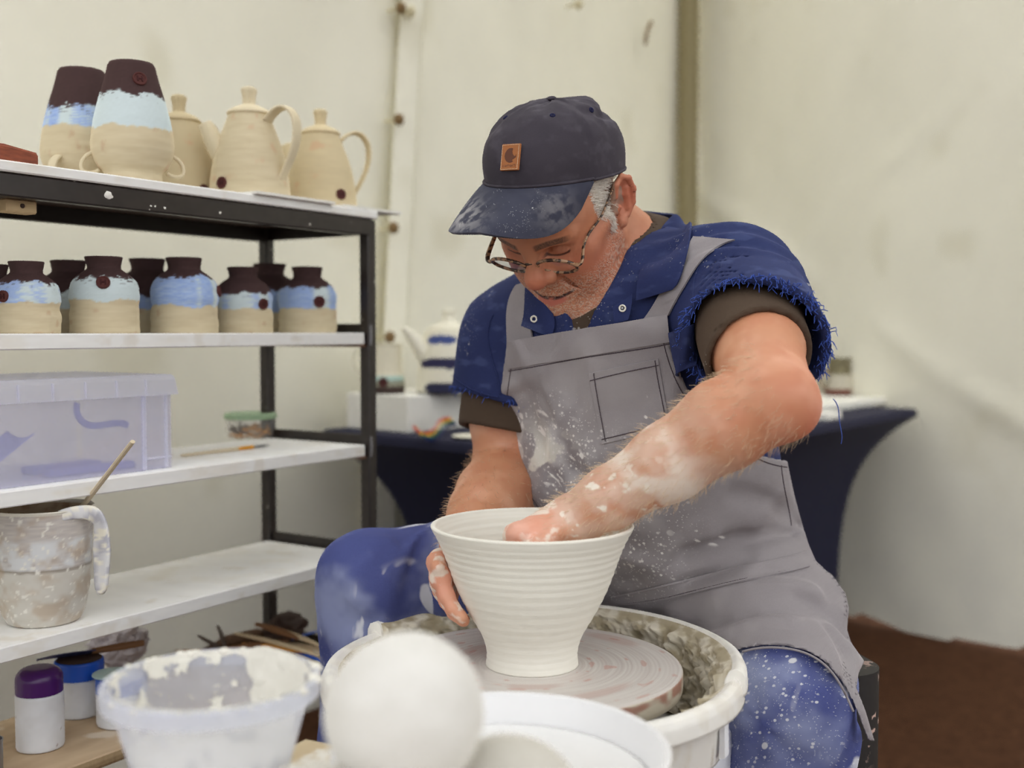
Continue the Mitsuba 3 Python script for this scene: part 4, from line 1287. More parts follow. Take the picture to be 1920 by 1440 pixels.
obj('handle', ribbon([c + orr * r_ * s + V3(0, 0, z * s) for r_, z in ((40, 100), (62, 118), (80, 110), (84, 80), (74, 50), (56, 34))], 16 * s, 6 * s, np.cross(orr, [0, 0, 1]), 24), 'cream_glaze', key, smooth=40)
labels[key]['label'] = 'cream glazed teapot with dark blue brushed bands on the white plinth'


def mug_col(th, h):
    c = np.ones((len(th), 3)) * lin(222, 216, 196)
    e = 0.03 * np.sin(th * 3)
    c[h < 0.36 + e.mean()] = lin(168, 196, 190)
    c[h < 0.25] = lin(140, 140, 124)
    c[h < 0.14] = lin(66, 52, 48)
    return c


key, c, s = band_pot(722, 737, zp, [(0, .5), (34, .5), (37, 1), (37, 20), (32, 40), (31, 88), (33, 92), (31, 92), (29, 80), (28, 20), (0, 16)], 'glazed_mug', 'cream mug with a teal and brown foot on the left of the white plinth', 'mug', mug_col)
obj('handle', ribbon([c + V3(-0.98, 0.1, 0) * r_ * s + V3(0, 0, z * s) for r_, z in ((28, 78), (48, 84), (62, 70), (56, 46), (34, 34))], 10 * s, 5 * s, V3(0.1, 1, 0), 20), 'cream_glaze', key, smooth=40)
seal(key, c + V3(0.02, -0.999, 0) * 36.8 * s + V3(0, 0, 22 * s), V3(0.02, -1, 0), 9 * s)

# striped lanyard
a = on_z(782, 822, ZT) + V3(0, 0, 0.014)
LN = thing('striped_lanyard', 'rainbow striped lanyard lying in front of the white plinth on the navy table', 'lanyard')
base = [a, on_z(800, 824, ZT), on_z(812, 822, ZT), on_z(828, 816, ZT) + V3(0, 0, 0.016), on_z(850, 812, ZT) + V3(0, 0, 0.022)]
for k_, colr in enumerate(((206, 60, 50), (236, 190, 70), (60, 110, 90), (40, 50, 100))):
    mat = f'lanyard_{k_}'
    scene[mat] = pr(rgb(*colr), 0.7, 0.2)
    off = V3(0, 0, 0.006 + 0.0) + V3(0.0055, -0.004, -0.0045) * (k_ - 1.5)
    obj('stripe', ribbon([q_ + off for q_ in base], 0.007, 0.002, V3(0.3, -0.3, 1), 30), mat, LN, smooth=40)
m, _, _ = lathe([(0, 0), (0.03, 0), (0.045, 0.006), (0.044, 0.008), (0.03, 0.003), (0, 0.003)], 48)
single('white_saucer', xf(m, None, on_z(884, 826, ZT) + V3(0.0, 0.035, 0.0005)), 'cream_glaze', 'white saucer at the front edge of the navy table, behind the brown sleeve', 'saucer', smooth=40)

# the white slab, a small box and a cup at the far end
c = on_z(1668, 757, ZT)
mm = cbox(-0.62, 0.0, 0.0, 0.26, 0.0, 0.022, 0.003)
v = np.asarray(mm.vertices)
mm = trimesh.Trimesh(c - tu * 0.03 + v[:, :1] * tu + v[:, 1:2] * tv + v[:, 2:] * V3(0, 0, 1) + V3(0, 0, 0.0004), mm.faces)
if mm.volume < 0:
    mm.invert()
single('display_slab', mm, 'white_plinth', 'long flat white slab on the right end of the navy table', 'slab')
tbox(1552, 790, ZT, 0.10, 0.10, 0.020, 'display_block', 'small white block in front of the long white slab, beside the elbow', 'block')


def cup_col(th, h):
    c = lerp(lin(138, 132, 104), lin(92, 84, 66), nz(np.stack([np.cos(th) * 4, np.sin(th) * 4, h * 9], -1), 3))
    c = lerp(c, lin(206, 200, 186), ((h < 0.55) & (np.sin(th * 1 + 1.0) + h * 0.8 > 0.15)).astype(float) * 0.75)
    c[(h < 0.16) & (np.sin(th + 2.2) > -0.1)] = lin(104, 58, 48)
    return c


key, c, s = band_pot(1573, 741, c[2] + 0.0225, [(0, .5), (24, .5), (26, 1), (25, 15), (22, 36), (20, 60), (20.5, 70), (19, 70), (18, 58), (19, 20), (0, 12)], 'glazed_cup', 'mottled olive and brown cup standing on the long white slab', 'cup', cup_col)
obj('handle', ribbon([c + V3(-0.98, -0.1, 0) * r_ * s + V3(0, 0, z * s) for r_, z in ((20, 42), (32, 44), (38, 32), (34, 18), (24, 12))], 8 * s, 4 * s, V3(0.1, 1, 0), 16), 'brown_tool', key, smooth=40)
# ------------------------------------------------------------------ distance fields, for the potter and his clothes
class Field:
    """A signed distance field put together from simple solids."""

    def __init__(self):
        self.ops = []
        self.warp = None
        self.reach = 0.02

    def add(self, fn, c, r, k=0.01, op='u'):
        self.ops.append((fn, np.asarray(c, float), float(r), k, op))
        return self

    def ball(self, c, r, k=0.01, op='u'):
        c = np.asarray(c, float)
        return self.add(lambda p: np.linalg.norm(p - c, axis=1) - r, c, r, k, op)

    def ell(self, c, rad, R=None, k=0.01, op='u'):
        c, rad = np.asarray(c, float), np.asarray(rad, float)
        R = np.eye(3) if R is None else np.asarray(R)

        def f(p):
            q = (p - c) @ R
            k0 = np.sqrt((q * q) @ (1 / rad ** 2))
            k1 = np.sqrt((q * q) @ (1 / rad ** 4))
            return np.where(k1 > 1e-9, k0 * (k0 - 1) / np.maximum(k1, 1e-9), -rad.min())
        return self.add(f, c, rad.max(), k, op)

    def bone(self, a, b, ra, rb, k=0.01, op='u'):
        a, b = np.asarray(a, float), np.asarray(b, float)
        ab = b - a
        L = ab @ ab

        def f(p):
            t = np.clip((p - a) @ ab / L, 0, 1)
            w = p - a - t[:, None] * ab
            return np.sqrt(np.einsum('ij,ij->i', w, w)) - (ra + (rb - ra) * t)
        return self.add(f, (a + b) / 2, np.linalg.norm(ab) / 2 + max(ra, rb), k, op)

    def chain(self, pts, rad, k=0.01, op='u'):
        for a, b, ra, rb in zip(pts[:-1], pts[1:], rad[:-1], rad[1:]):
            self.bone(a, b, ra, rb, k, op)
        return self

    def use(self, other, k=0.01):
        """Adds another field's solids."""
        self.ops += other.ops
        return self

    def __call__(self, p):
        p = np.asarray(p, float)
        if len(p) > 3000:                              # in spatial bins, so that each bin meets few solids
            c = np.floor(p / 0.07).astype(np.int64)
            kk = (c[:, 0] * 8191 + c[:, 1]) * 8191 + c[:, 2]
            o = np.argsort(kk, kind='stable')
            cut = np.nonzero(np.diff(kk[o]))[0] + 1
            d = np.empty(len(p))
            for idx in np.split(o, cut):
                d[idx] = self.some(p[idx])
            return d
        return self.some(p)

    def some(self, p):
        d = np.full(len(p), 0.5)
        if len(p) == 0:
            return d
        lo, hi = p.min(0), p.max(0)
        for fn, c, r, k, op in self.ops:
            far = np.linalg.norm(np.maximum(np.maximum(lo - c, c - hi), 0)) - r
            if far > (0.05 + k if op == 'u' else k + 0.02):
                continue
            e = fn(p)
            if op == 'u':
                h = np.clip(0.5 + 0.5 * (e - d) / k, 0, 1)
                d = e * (1 - h) + d * h - k * h * (1 - h)
            else:
                h = np.clip(0.5 - 0.5 * (d + e) / k, 0, 1)
                d = d * (1 - h) - e * h + k * h * (1 - h)
        if self.warp is not None:
            near = np.abs(d) < self.reach
            if near.any():
                d[near] += self.warp(p[near])
        return d


def project(f, v, n=2, cap=0.004, e=4e-4):
    """Moves points on to the field's surface."""
    for _ in range(n):
        d = f(v)
        g = np.stack([f(v + e * (np.arange(3) == i)) - d for i in range(3)], 1)
        g /= np.linalg.norm(g, axis=1, keepdims=True) + 1e-12
        v = v - g * np.clip(d, -cap, cap)[:, None]
    return v


def mesh_field(f, lo, hi, h, B=8, slack=1.25):
    """Surface nets over the blocks that the surface can cross."""
    lo, hi = np.asarray(lo, float), np.asarray(hi, float)
    nb = np.ceil((hi - lo) / (h * B)).astype(int)
    g = np.stack(np.meshgrid(*[np.arange(n) for n in nb], indexing='ij'), -1).reshape(-1, 3)
    d = f(lo + (g + 0.5) * h * B)
    g = g[np.abs(d) < h * B * 0.87 * slack]
    off = np.stack(np.meshgrid(*[np.arange(B + 1)] * 3, indexing='ij'), -1).reshape(-1, 3)
    n1 = B + 1
    cells = []
    edges = []
    SX = nb * B + 2
    key = lambda q: (q[:, 0] * SX[1] + q[:, 1]) * SX[2] + q[:, 2]
    corner = np.array([[0, 0, 0], [1, 0, 0], [0, 1, 0], [1, 1, 0], [0, 0, 1], [1, 0, 1], [0, 1, 1], [1, 1, 1]])
    ed = [(0, 1), (2, 3), (4, 5), (6, 7), (0, 2), (1, 3), (4, 6), (5, 7), (0, 4), (1, 5), (2, 6), (3, 7)]
    for s in range(0, len(g), 600):
        gb = g[s:s + 600]
        pts = (gb[:, None] * B + off[None])
        val = f((lo + pts.reshape(-1, 3) * h)).reshape(len(gb), n1, n1, n1)
        c8 = np.stack([val[:, a:a + B, b:b + B, c:c + B] for a, b, c in corner], -1)
        ins = c8 < 0
        act = ins.any(-1) & ~ins.all(-1)
        bi, x, y, z = np.nonzero(act)
        if len(bi) == 0:
            continue
        vals = c8[bi, x, y, z]
        base = gb[bi] * B + np.stack([x, y, z], 1)
        acc, cnt = np.zeros((len(bi), 3)), np.zeros(len(bi))
        for a, b in ed:
            va, vb = vals[:, a], vals[:, b]
            m = (va < 0) != (vb < 0)
            t = np.where(m, va / np.where(m, va - vb, 1), 0)
            acc += m[:, None] * (corner[a] + t[:, None] * (corner[b] - corner[a]))
            cnt += m
        cells.append((key(base), base + acc / cnt[:, None]))
        for ax in range(3):
            ce = np.zeros(3, int)
            ce[ax] = 1
            i1 = int(np.nonzero((corner == ce).all(1))[0][0])
            m = (vals[:, 0] < 0) != (vals[:, i1] < 0)
            edges.append((base[m], np.full(m.sum(), ax), vals[m, 0] < 0))
    K = np.concatenate([c[0] for c in cells])
    V = lo + np.concatenate([c[1] for c in cells]) * h
    o = np.argsort(K)
    K, V = K[o], V[o]
    faces = []
    E, A, S = np.concatenate([e[0] for e in edges]), np.concatenate([e[1] for e in edges]), np.concatenate([e[2] for e in edges])
    for ax in range(3):
        m = A == ax
        b, sgn = E[m], S[m]
        u, w = np.eye(3, dtype=int)[(ax + 1) % 3], np.eye(3, dtype=int)[(ax + 2) % 3]
        qs = [b, b - u, b - u - w, b - w]
        ids, ok = [], np.ones(len(b), bool)
        for q in qs:
            kk = key(q)
            i = np.clip(np.searchsorted(K, kk), 0, len(K) - 1)
            ok &= (K[i] == kk) & (q >= 0).all(1)
            ids.append(i)
        q = np.stack(ids, 1)[ok]
        sg = sgn[ok]
        q = np.where(sg[:, None], q, q[:, ::-1])
        faces += [q[:, [0, 1, 2]], q[:, [0, 2, 3]]]
    m = trimesh.Trimesh(V, np.vstack(faces), process=False)
    return m


def trace(f, px, py, y0=0.9, y1=2.3, off=0.0):
    """Where the rays of these pixels first meet the field (nan where they miss)."""
    px, py = np.atleast_1d(np.asarray(px, float)), np.atleast_1d(np.asarray(py, float))
    d = FWD + ((px - 960) / F)[:, None] * V3(1, 0, 0) - ((py - 720) / F)[:, None] * UPV
    d /= np.linalg.norm(d, axis=1, keepdims=True)
    t = np.full(len(px), y0)
    on = np.arange(len(px))
    for _ in range(150):
        s = f(CAM + d[on] * t[on][:, None]) - off
        t[on] += np.clip(s, -0.02, 0.045) * 0.6
        on = on[(np.abs(s) > 1.5e-4) & (t[on] < y1 + 0.6)]
        if len(on) == 0:
            break
    p = CAM + d * t[:, None]
    p[t > y1 + 0.5] = np.nan
    return p


def poly_dist(q, poly):
    """Signed distance (inside negative) of points q to a polygon, in two dimensions."""
    poly = np.asarray(poly, float)
    d = np.full(len(q), 1e9)
    ins = np.zeros(len(q), bool)
    for a, b in zip(poly, np.roll(poly, -1, 0)):
        e = b - a
        w = q - a
        t = np.clip(w @ e / (e @ e), 0, 1)
        d = np.minimum(d, np.linalg.norm(w - t[:, None] * e, axis=1))
        c = (a[1] > q[:, 1]) != (b[1] > q[:, 1])
        xx = a[0] + (q[:, 1] - a[1]) / np.where(abs(b[1] - a[1]) < 1e-12, 1e-12, b[1] - a[1]) * (b[0] - a[0])
        ins ^= c & (q[:, 0] < xx)
    return np.where(ins, -d, d)


def soft_poly(pts, n=120):
    p = np.asarray(pts, float)
    return catmull(np.vstack([p, p[:1]]), n)[:-1]
# ------------------------------------------------------------------ the potter
FD, LD, ZU = V3(-0.545, -0.838, 0), V3(0.838, -0.545, 0), V3(0, 0, 1)     # the way he faces, his left
HR = np.array([[-0.3933, 0.8502, -0.3499], [-0.5413, -0.5217, -0.6594], [-0.7431, -0.0699, 0.6655]])
HO = V3(0.068, 1.537, 1.150)
hl = lambda *a: HO + HR @ V3(*a)                                       # head frame: forward, left, up
PV = V3(0.265, 1.745, 0.60)
SL, SR_ = V3(0.306, 1.515, 1.030), P(962, 640, 1.725)
EL, ER = P(1446, 748, 1.25), P(945, 905, 1.685)
WL, WR = P(1072, 978, 1.335), P(872, 1022, 1.485)
CM = V3(0.150, 1.640, 0.955)
TU = (V3(0.17, 1.655, 1.06) - PV)
TU = TU / np.linalg.norm(TU)
TL_ = LD - TU * (LD @ TU)
TL_ /= np.linalg.norm(TL_)
TF = np.cross(TL_, TU)
if TF @ FD < 0:
    TF = -TF
TR = np.stack([TL_, TF, TU], 1)                                         # torso frame: left, front, up
KR, KL = P(692, 1085, 1.56), P(1472, 1318, 1.42)
HPR, HPL = PV - LD * 0.10, PV + LD * 0.10 + V3(0.02, 0.10, 0)
AR, AL = V3(-0.20, 1.52, 0.10), V3(0.372, 1.42, 0.10)


def torso(o=0.0):
    f = Field()
    f.ell(PV + ZU * 0.02, (0.185 + o, 0.145 + o, 0.15 + o), TR, 0.05)
    f.ell(V3(0.212, 1.690, 0.775) + FD * 0.012, (0.188 + o, 0.158 + o, 0.18 + o), TR, 0.06)
    f.ell(CM, (0.178 + o, 0.122 + o, 0.165 + o), TR, 0.06)
    f.bone(SL - LD * 0.05, SR_ + LD * 0.05, 0.070 + o, 0.072 + o, 0.05)
    f.bone(V3(0.19, 1.675, 1.075), SL - LD * 0.04 + V3(0, 0.02, 0.0), 0.055 + o, 0.062 + o, 0.05)
    f.bone(V3(0.19, 1.675, 1.075), SR_ + LD * 0.04, 0.055 + o, 0.060 + o, 0.05)
    return f


body = torso(-0.006)
# neck
body.bone(hl(-0.03, 0, -0.045), V3(0.188, 1.655, 1.075), 0.060, 0.064, 0.03)
body.bone(hl(0.02, 0, -0.085), V3(0.135, 1.575, 1.03), 0.040, 0.048, 0.04)
# arms
body.chain([SL, SL + (EL - SL) * 0.5, EL], [0.062, 0.056, 0.047], 0.03)
ef = lambda t: EL + (WL - EL) * t
body.chain([EL, ef(0.22) + V3(0, 0, 0.004), ef(0.5), ef(0.8), WL], [0.046, 0.050, 0.044, 0.035, 0.031], 0.015)
body.ball(EL + V3(0.026, 0.012, -0.012), 0.026, 0.03)                                   # point of the elbow
body.chain([SR_, SR_ + (ER - SR_) * 0.5, ER], [0.060, 0.055, 0.046], 0.03)
er = lambda t: ER + (WR - ER) * t
body.chain([ER, er(0.25), er(0.55), er(0.85), WR], [0.045, 0.053, 0.046, 0.035, 0.032], 0.03)
# legs, under the trousers
body.chain([HPR, KR, AR], [0.080, 0.058, 0.042], 0.04)
body.chain([HPL, KL, AL], [0.080, 0.058, 0.042], 0.04)
body.bone(AR, AR + FD * 0.15 + V3(0, 0, -0.055), 0.038, 0.03, 0.02)
body.bone(AL, AL + FD * 0.15 + V3(0, 0, -0.055), 0.038, 0.03, 0.02)


def bowl_r(z):
    return np.interp(z - ZW, bo[:, 1] * k_bowl, bo[:, 0] * k_bowl)


def off_bowl(p, pad, inside=False):
    """Moves a joint off the wall of the bowl."""
    d = (p - WC) * [1, 1, 0]
    r = np.linalg.norm(d)
    want = min(r, bowl_r(p[2]) - 0.009 - pad) if inside else max(r, bowl_r(p[2]) + pad)
    return p + d / r * (want - r)


def hand(f, wrist, knuck, thumb_tip, side, tips, mids, palm=0.017):
    """Palm and five fingers. knuck: index to little knuckles; mids, tips: each finger's joints."""
    for kx in knuck:
        f.bone(wrist, kx, 0.024, 0.0125, 0.014)
    for a, b in zip(knuck[:-1], knuck[1:]):
        f.bone(a, b, 0.0118, 0.0115, 0.008)
    for kx, mm, tp, r in zip(knuck, mids, tips, (0.0094, 0.0098, 0.0092, 0.0080)):
        f.chain([kx, mm[0], mm[1], tp], [r + 0.0012, r, r * 0.9, r * 0.78], 0.004)
    a, b, c = thumb_tip
    f.chain([wrist * 0.65 + knuck[0] * 0.35 + side * 0.012, a, b, c], [0.016, 0.0125, 0.0108, 0.009], 0.008)


# left hand inside the bowl: back of the hand up, fingers pressed down the far left wall
kL = [P(972, 1000, 1.300), P(966, 1004, 1.320), P(966, 1010, 1.342), P(974, 1018, 1.362)]
dn = V3(-0.030, 0.0, -0.052)
dn = dn / np.linalg.norm(dn)
midL = [[q + V3(-0.006, 0.002, -0.036), q + V3(-0.002, 0.004, -0.060)] for q in kL]
tipL = [q + V3(0.008, 0.004, -0.080) for q in kL]
kL = [off_bowl(q, 0.016, True) for q in kL]
midL = [[off_bowl(a, 0.012, True) for a in q] for q in midL]
tipL = [off_bowl(q, 0.0085, True) for q in tipL]
hand(body, WL, kL, [P(1010, 1030, 1.285), P(985, 1050, 1.275) + V3(0, 0, -.01), P(975, 1070, 1.275) + V3(0, 0, -.015)], V3(0, -1, -0.3), tipL, midL)
# right hand outside on the left wall of the bowl, fingers reaching down and round
kR = [P(830, 1082, 1.335), P(829, 1094, 1.356), P(833, 1106, 1.376), P(838, 1115, 1.394)]
midR = [[P(838, 1118, 1.325), P(850, 1142, 1.318)], [P(838, 1126, 1.346), P(852, 1148, 1.334)], [P(842, 1132, 1.366), P(856, 1152, 1.352)], [P(850, 1138, 1.388), P(862, 1152, 1.374)]]
tipR = [P(866, 1158, 1.314), P(868, 1163, 1.328), P(870, 1164, 1.344), P(872, 1162, 1.364)]
kR = [off_bowl(q, 0.014) for q in kR]
midR = [[off_bowl(a, 0.011) for a in q] for q in midR]
tipR = [off_bowl(q, 0.0085) for q in tipR]
hand(body, WR, kR, [off_bowl(q, 0.013) for q in (P(836, 1050, 1.370), P(828, 1054, 1.345), P(826, 1062, 1.325))], V3(0, -0.6, 0.6), tipR, midR)

# ---- head
Hd = HR


def hell(c, r, k=0.01, op='u', R=None):
    body.ell(hl(*c), r, Hd if R is None else Hd @ R, k, op)


def hbone(a, b, ra, rb, k=0.01, op='u'):
    body.bone(hl(*a), hl(*b), ra, rb, k, op)


hell((-0.012, 0, 0.040), (0.096, 0.074, 0.082), 0.02)
hell((0.040, 0, -0.010), (0.060, 0.060, 0.080), 0.03)
hell((0.045, 0, 0.045), (0.056, 0.062, 0.060), 0.03)                   # forehead
for s in (1, -1):
    hbone((0.005, 0.056 * s, -0.045), (0.080, 0.016 * s, -0.100), 0.021, 0.019, 0.03)        # jaw
    hell((0.060, 0.036 * s, -0.028), (0.033, 0.029, 0.030), 0.02)      # cheek
    hell((0.048, 0.046 * s, -0.062), (0.036, 0.020, 0.030), 0.025)      # jowl
    hbone((0.058, 0.056 * s, -0.012), (0.020, 0.067 * s, -0.008), 0.013, 0.011, 0.02)      # cheekbone
hell((0.086, 0, -0.100), (0.021, 0.024, 0.019), 0.02)                  # chin
hell((0.074, 0, -0.070), (0.027, 0.034, 0.034), 0.02)                  # muzzle
hell((0.080, 0, 0.022), (0.020, 0.045, 0.016), 0.02)                   # brow
for s in (1, -1):
    hbone((0.090, 0.014 * s, 0.020), (0.074, 0.050 * s, 0.024), 0.0095, 0.008, 0.012)
    hell((0.097, 0.032 * s, 0.005), (0.017, 0.018, 0.012), 0.012, 's')      # socket
    hell((0.0745, 0.0315 * s, 0.004), (0.0145, 0.0165, 0.0125), 0.004)     # lidded eye
    hbone((0.0885, 0.020 * s, -0.0005), (0.084, 0.045 * s, 0.001), 0.0022, 0.0020, 0.004)    # lower lid fold
    hbone((0.081, 0.022 * s, -0.010), (0.072, 0.050 * s, -0.006), 0.006, 0.005, 0.010)      # pouch under the eye
hbone((0.094, 0, 0.008), (0.115, 0, -0.022), 0.0100, 0.0128, 0.012)    # nose
hell((0.1140, 0, -0.026), (0.0150, 0.0152, 0.0140), 0.006)
for s in (1, -1):
    hell((0.1010, 0.0150 * s, -0.031), (0.0128, 0.0098, 0.0098), 0.006)
    hell((0.1065, 0.0070 * s, -0.0405), (0.0055, 0.0036, 0.0040), 0.003, 's')
# mouth: a soft smile, corners drawn up and back
lipc = [(0.0715, 0.034, -0.0655), (0.0900, 0.018, -0.0715), (0.0985, 0, -0.0725), (0.0900, -0.018, -0.0715), (0.0715, -0.034, -0.0655)]
lo_ = [(0.074, 0.028, -0.0720), (0.0905, 0.013, -0.0790), (0.0955, 0, -0.0800), (0.0905, -0.013, -0.0790), (0.074, -0.028, -0.0720)]
for a, b in zip(lo_[:-1], lo_[1:]):
    hbone(a, b, 0.0052, 0.0052, 0.006)
up_ = [(0.078, 0.022, -0.0655), (0.0930, 0.011, -0.0655), (0.0975, 0, -0.0655), (0.0930, -0.011, -0.0655), (0.078, -0.022, -0.0655)]
for a, b in zip(up_[:-1], up_[1:]):
    hbone(a, b, 0.0040, 0.0040, 0.006)
for a, b in zip(lipc[:-1], lipc[1:]):
    hbone(tuple(np.array(a) * [1.05, 1, 1]), tuple(np.array(b) * [1.05, 1, 1]), 0.0026, 0.0026, 0.0025, 's')
for s in (1, -1):
    hbone((0.096, 0.0215 * s, -0.034), (0.083, 0.037 * s, -0.064), 0.0030, 0.0036, 0.008, 's')        # smile fold
    hbone((0.071, 0.042 * s, -0.055), (0.062, 0.047 * s, -0.085), 0.0020, 0.0025, 0.010, 's')
# ears
ER_ = np.array([[math.cos(0.35), 0, -math.sin(0.35)], [0, 1, 0], [math.sin(0.35), 0, math.cos(0.35)]])
for s in (1, -1):
    e0 = np.array([-0.014, 0.0, -0.004])
    ear = lambda x, y, z: tuple(e0 + ER_ @ V3(x, 0, z) + V3(0, (0.076 + y) * s, 0))
    tilt = np.array([[1, 0, 0], [0, 1, 0], [0, 0, 1.0]])
    sp = math.radians(20) * s
    yaw = np.array([[math.cos(sp), -math.sin(sp), 0], [math.sin(sp), math.cos(sp), 0], [0, 0, 1.0]])
    hell(ear(-0.004, 0.004, 0.002), (0.0185, 0.0065, 0.031), 0.006, 'u', yaw.T @ ER_)
    hell(ear(0.000, 0.0105, -0.002), (0.0105, 0.0080, 0.0145), 0.004, 's', yaw.T @ ER_)
    hell(ear(-0.004, 0.0120, 0.016), (0.0100, 0.0060, 0.0095), 0.004, 's', yaw.T @ ER_)
    hx_ = [(0.010, 0.004, 0.010), (0.007, 0.007, 0.026), (-0.004, 0.011, 0.034), (-0.016, 0.015, 0.027), (-0.0215, 0.017, 0.010), (-0.0195, 0.014, -0.008), (-0.010, 0.009, -0.022)]
    for a, b in zip(hx_[:-1], hx_[1:]):
        hbone(ear(*a), ear(*b), 0.0038, 0.0038, 0.003)
    hell(ear(-0.002, 0.005, -0.029), (0.0085, 0.0055, 0.0085), 0.006)
    hbone(ear(0.010, 0.002, -0.010), ear(0.0075, 0.006, -0.005), 0.0050, 0.0042, 0.004)
    hbone(ear(-0.013, 0.010, 0.014), ear(-0.012, 0.009, -0.012), 0.0030, 0.0030, 0.004)
body.warp = None

lo, hi = V3(-0.36, 1.05, 0.0), V3(0.62, 2.0, 1.36)
bm = mesh_field(body, lo, hi, 0.0062)


def local(v):
    return (v - HO) @ HR


def refine(m, f, pick, cap=0.004, n=2):
    """Splits the faces that pick() marks and lays the new points on the field."""
    c = m.triangles_center
    idx = np.nonzero(pick(c))[0]
    v, fc = trimesh.remesh.subdivide(np.asarray(m.vertices), np.asarray(m.faces), face_index=idx)
    touched = pick(v)
    v[touched] = project(f, v[touched], n, cap)
    return trimesh.Trimesh(v, fc, process=False)


def is_head(c):
    q = local(c)
    return (q[:, 0] > -0.09) & (q[:, 2] > -0.135) & (q[:, 2] < 0.10) & (np.abs(q[:, 1]) < 0.12) & (q[:, 0] < 0.14)


def is_arm(c):
    seg = lambda a, b: np.linalg.norm(c - a - np.clip((c - a) @ (b - a) / ((b - a) @ (b - a)), 0, 1)[:, None] * (b - a), axis=1)
    return (np.minimum.reduce([seg(EL + (SL - EL) * 0.5, EL), seg(EL, WL), seg(WL, kL[1]), seg(ER, WR), seg(WR, kR[1]), seg(kR[1], tipR[1]), seg(kL[1], tipL[1])]) < 0.075) & ~is_head(c)


def is_face(c):
    q = local(c)
    return is_head(c) & (((q[:, 0] > 0.045) & (q[:, 2] < 0.05)) | ((q[:, 1] > 0.055) & (np.abs(q[:, 0] + 0.01) < 0.05) & (np.abs(q[:, 2]) < 0.05)))


bm = refine(bm, body, lambda c: is_head(c) | is_arm(c), n=1)
bm = refine(bm, body, lambda c: is_face(c) | is_arm(c), n=1)
bm = refine(bm, body, is_face, 0.002)
bm.remove_unreferenced_vertices()
v = np.asarray(bm.vertices)
q = local(v)
hd = is_head(v) | ((q[:, 2] > -0.16) & (np.linalg.norm(v - HO, axis=1) < 0.2))
skin = lin(190, 134, 102)
c = lerp(skin * np.ones((len(v), 3)), lin(184, 118, 88), sst(0.35, 0.7, fb(v * 42, 4, 3)) * 0.55)
c = lerp(c, lin(214, 166, 138), sst(0.45, 0.7, fb(v * 24 + 3, 3, 6)) * 0.5)
g3 = lambda cx, cy, cz, r: np.exp(-(((q - [cx, cy, cz]) / r) ** 2).sum(1))
hdm = hd.astype(float)
c = lerp(c, lin(172, 108, 78), hdm * 0.60)
red = lin(178, 84, 66)
c = lerp(c, red, hdm * np.clip(0.75 * g3(0.118, 0, -0.028, 0.016) + 0.5 * (g3(0.07, 0.045, -0.02, 0.024) + g3(0.07, -0.045, -0.02, 0.024)) + 0.6 * (g3(-0.02, 0.10, 0.0, 0.03) + g3(-0.02, -0.10, 0, 0.03)) + 0.3 * g3(0.04, 0.06, -0.06, 0.05), 0, 0.85))
# lips, brows, lash lines, stubble
lipm = np.clip(sst(0.007, 0.003, np.abs(q[:, 2] + 0.0795 - 0.25 * np.abs(q[:, 1]))) * sst(0.026, 0.018, np.abs(q[:, 1])) * (q[:, 0] > 0.07), 0, 1)
c = lerp(c, lin(178, 98, 88), lipm * 0.75 * hdm)
line = sst(0.0030, 0.0012, np.abs(q[:, 2] + 0.0725 - 0.007 * (np.abs(q[:, 1]) / 0.034) ** 2)) * sst(0.037, 0.033, np.abs(q[:, 1])) * (q[:, 0] > 0.07)
c = lerp(c, lin(70, 36, 32), line * hdm)
ay = np.abs(q[:, 1])
brow = sst(0.0062, 0.0030, np.abs(q[:, 2] - 0.0235 - 0.004 * np.sin((ay - 0.012) / 0.045 * 3.1))) * sst(0.010, 0.016, ay) * sst(0.060, 0.048, ay) * (q[:, 0] > 0.05)
c = lerp(c, lin(64, 46, 38), brow * (0.55 + 0.45 * nz(v * [900, 900, 300])) * hdm)
lash = sst(0.0026, 0.0010, np.abs(q[:, 2] + 0.0038 - 0.0035 * ((ay - 0.032) / 0.014) ** 2)) * sst(0.0185, 0.0150, np.abs(ay - 0.032)) * (q[:, 0] > 0.065)
c = lerp(c, lin(46, 28, 24), lash * 0.9 * hdm)
c = lerp(c, lin(120, 70, 56), hdm * 0.35 * np.exp(-(((ay - 0.032) / 0.02) ** 2 + ((q[:, 2] - 0.004) / 0.012) ** 2)) * (q[:, 0] > 0.05))
beard = sst(-0.030, -0.055, q[:, 2] + 0.25 * np.maximum(0.045 - q[:, 0], 0) * (q[:, 0] < 0.05) - 0.0) * sst(-0.005, 0.02, q[:, 0] + 0.2 * 0) + sst(0.012, -0.02, q[:, 2]) * sst(0.045, 0.02, q[:, 0]) * sst(-0.002, 0.006, q[:, 0]) * 0.7
beard = np.clip(beard, 0, 1) * (1 - lipm) * sst(-0.128, -0.112, q[:, 2]) * sst(-0.055, -0.02, q[:, 2] * 0.0 + q[:, 0] - 0.045 - np.maximum(-0.06 - q[:, 2], 0) * 1.1 + 0.02) * hdm
beard *= 1 - 0.8 * g3(0.115, 0, -0.03, 0.018)
c = lerp(c, lin(198, 182, 168), beard * sst(0.48, 0.64, nz(v * 700, 4)) * 0.48)
c = lerp(c, lin(120, 78, 62), beard * sst(0.60, 0.75, nz(v * 560 + 9, 7)) * 0.5)
hair = hdm * sst(0.050, 0.056, ay) * sst(0.030, 0.022, q[:, 0] + 0.25 * np.maximum(0.03 - q[:, 2], 0)) * sst(-0.016, -0.004, q[:, 2]) * (ay < 0.083)
c = lerp(c, lin(150, 130, 116), hair * (0.5 + 0.5 * nz(v * [500, 500, 200], 3)))
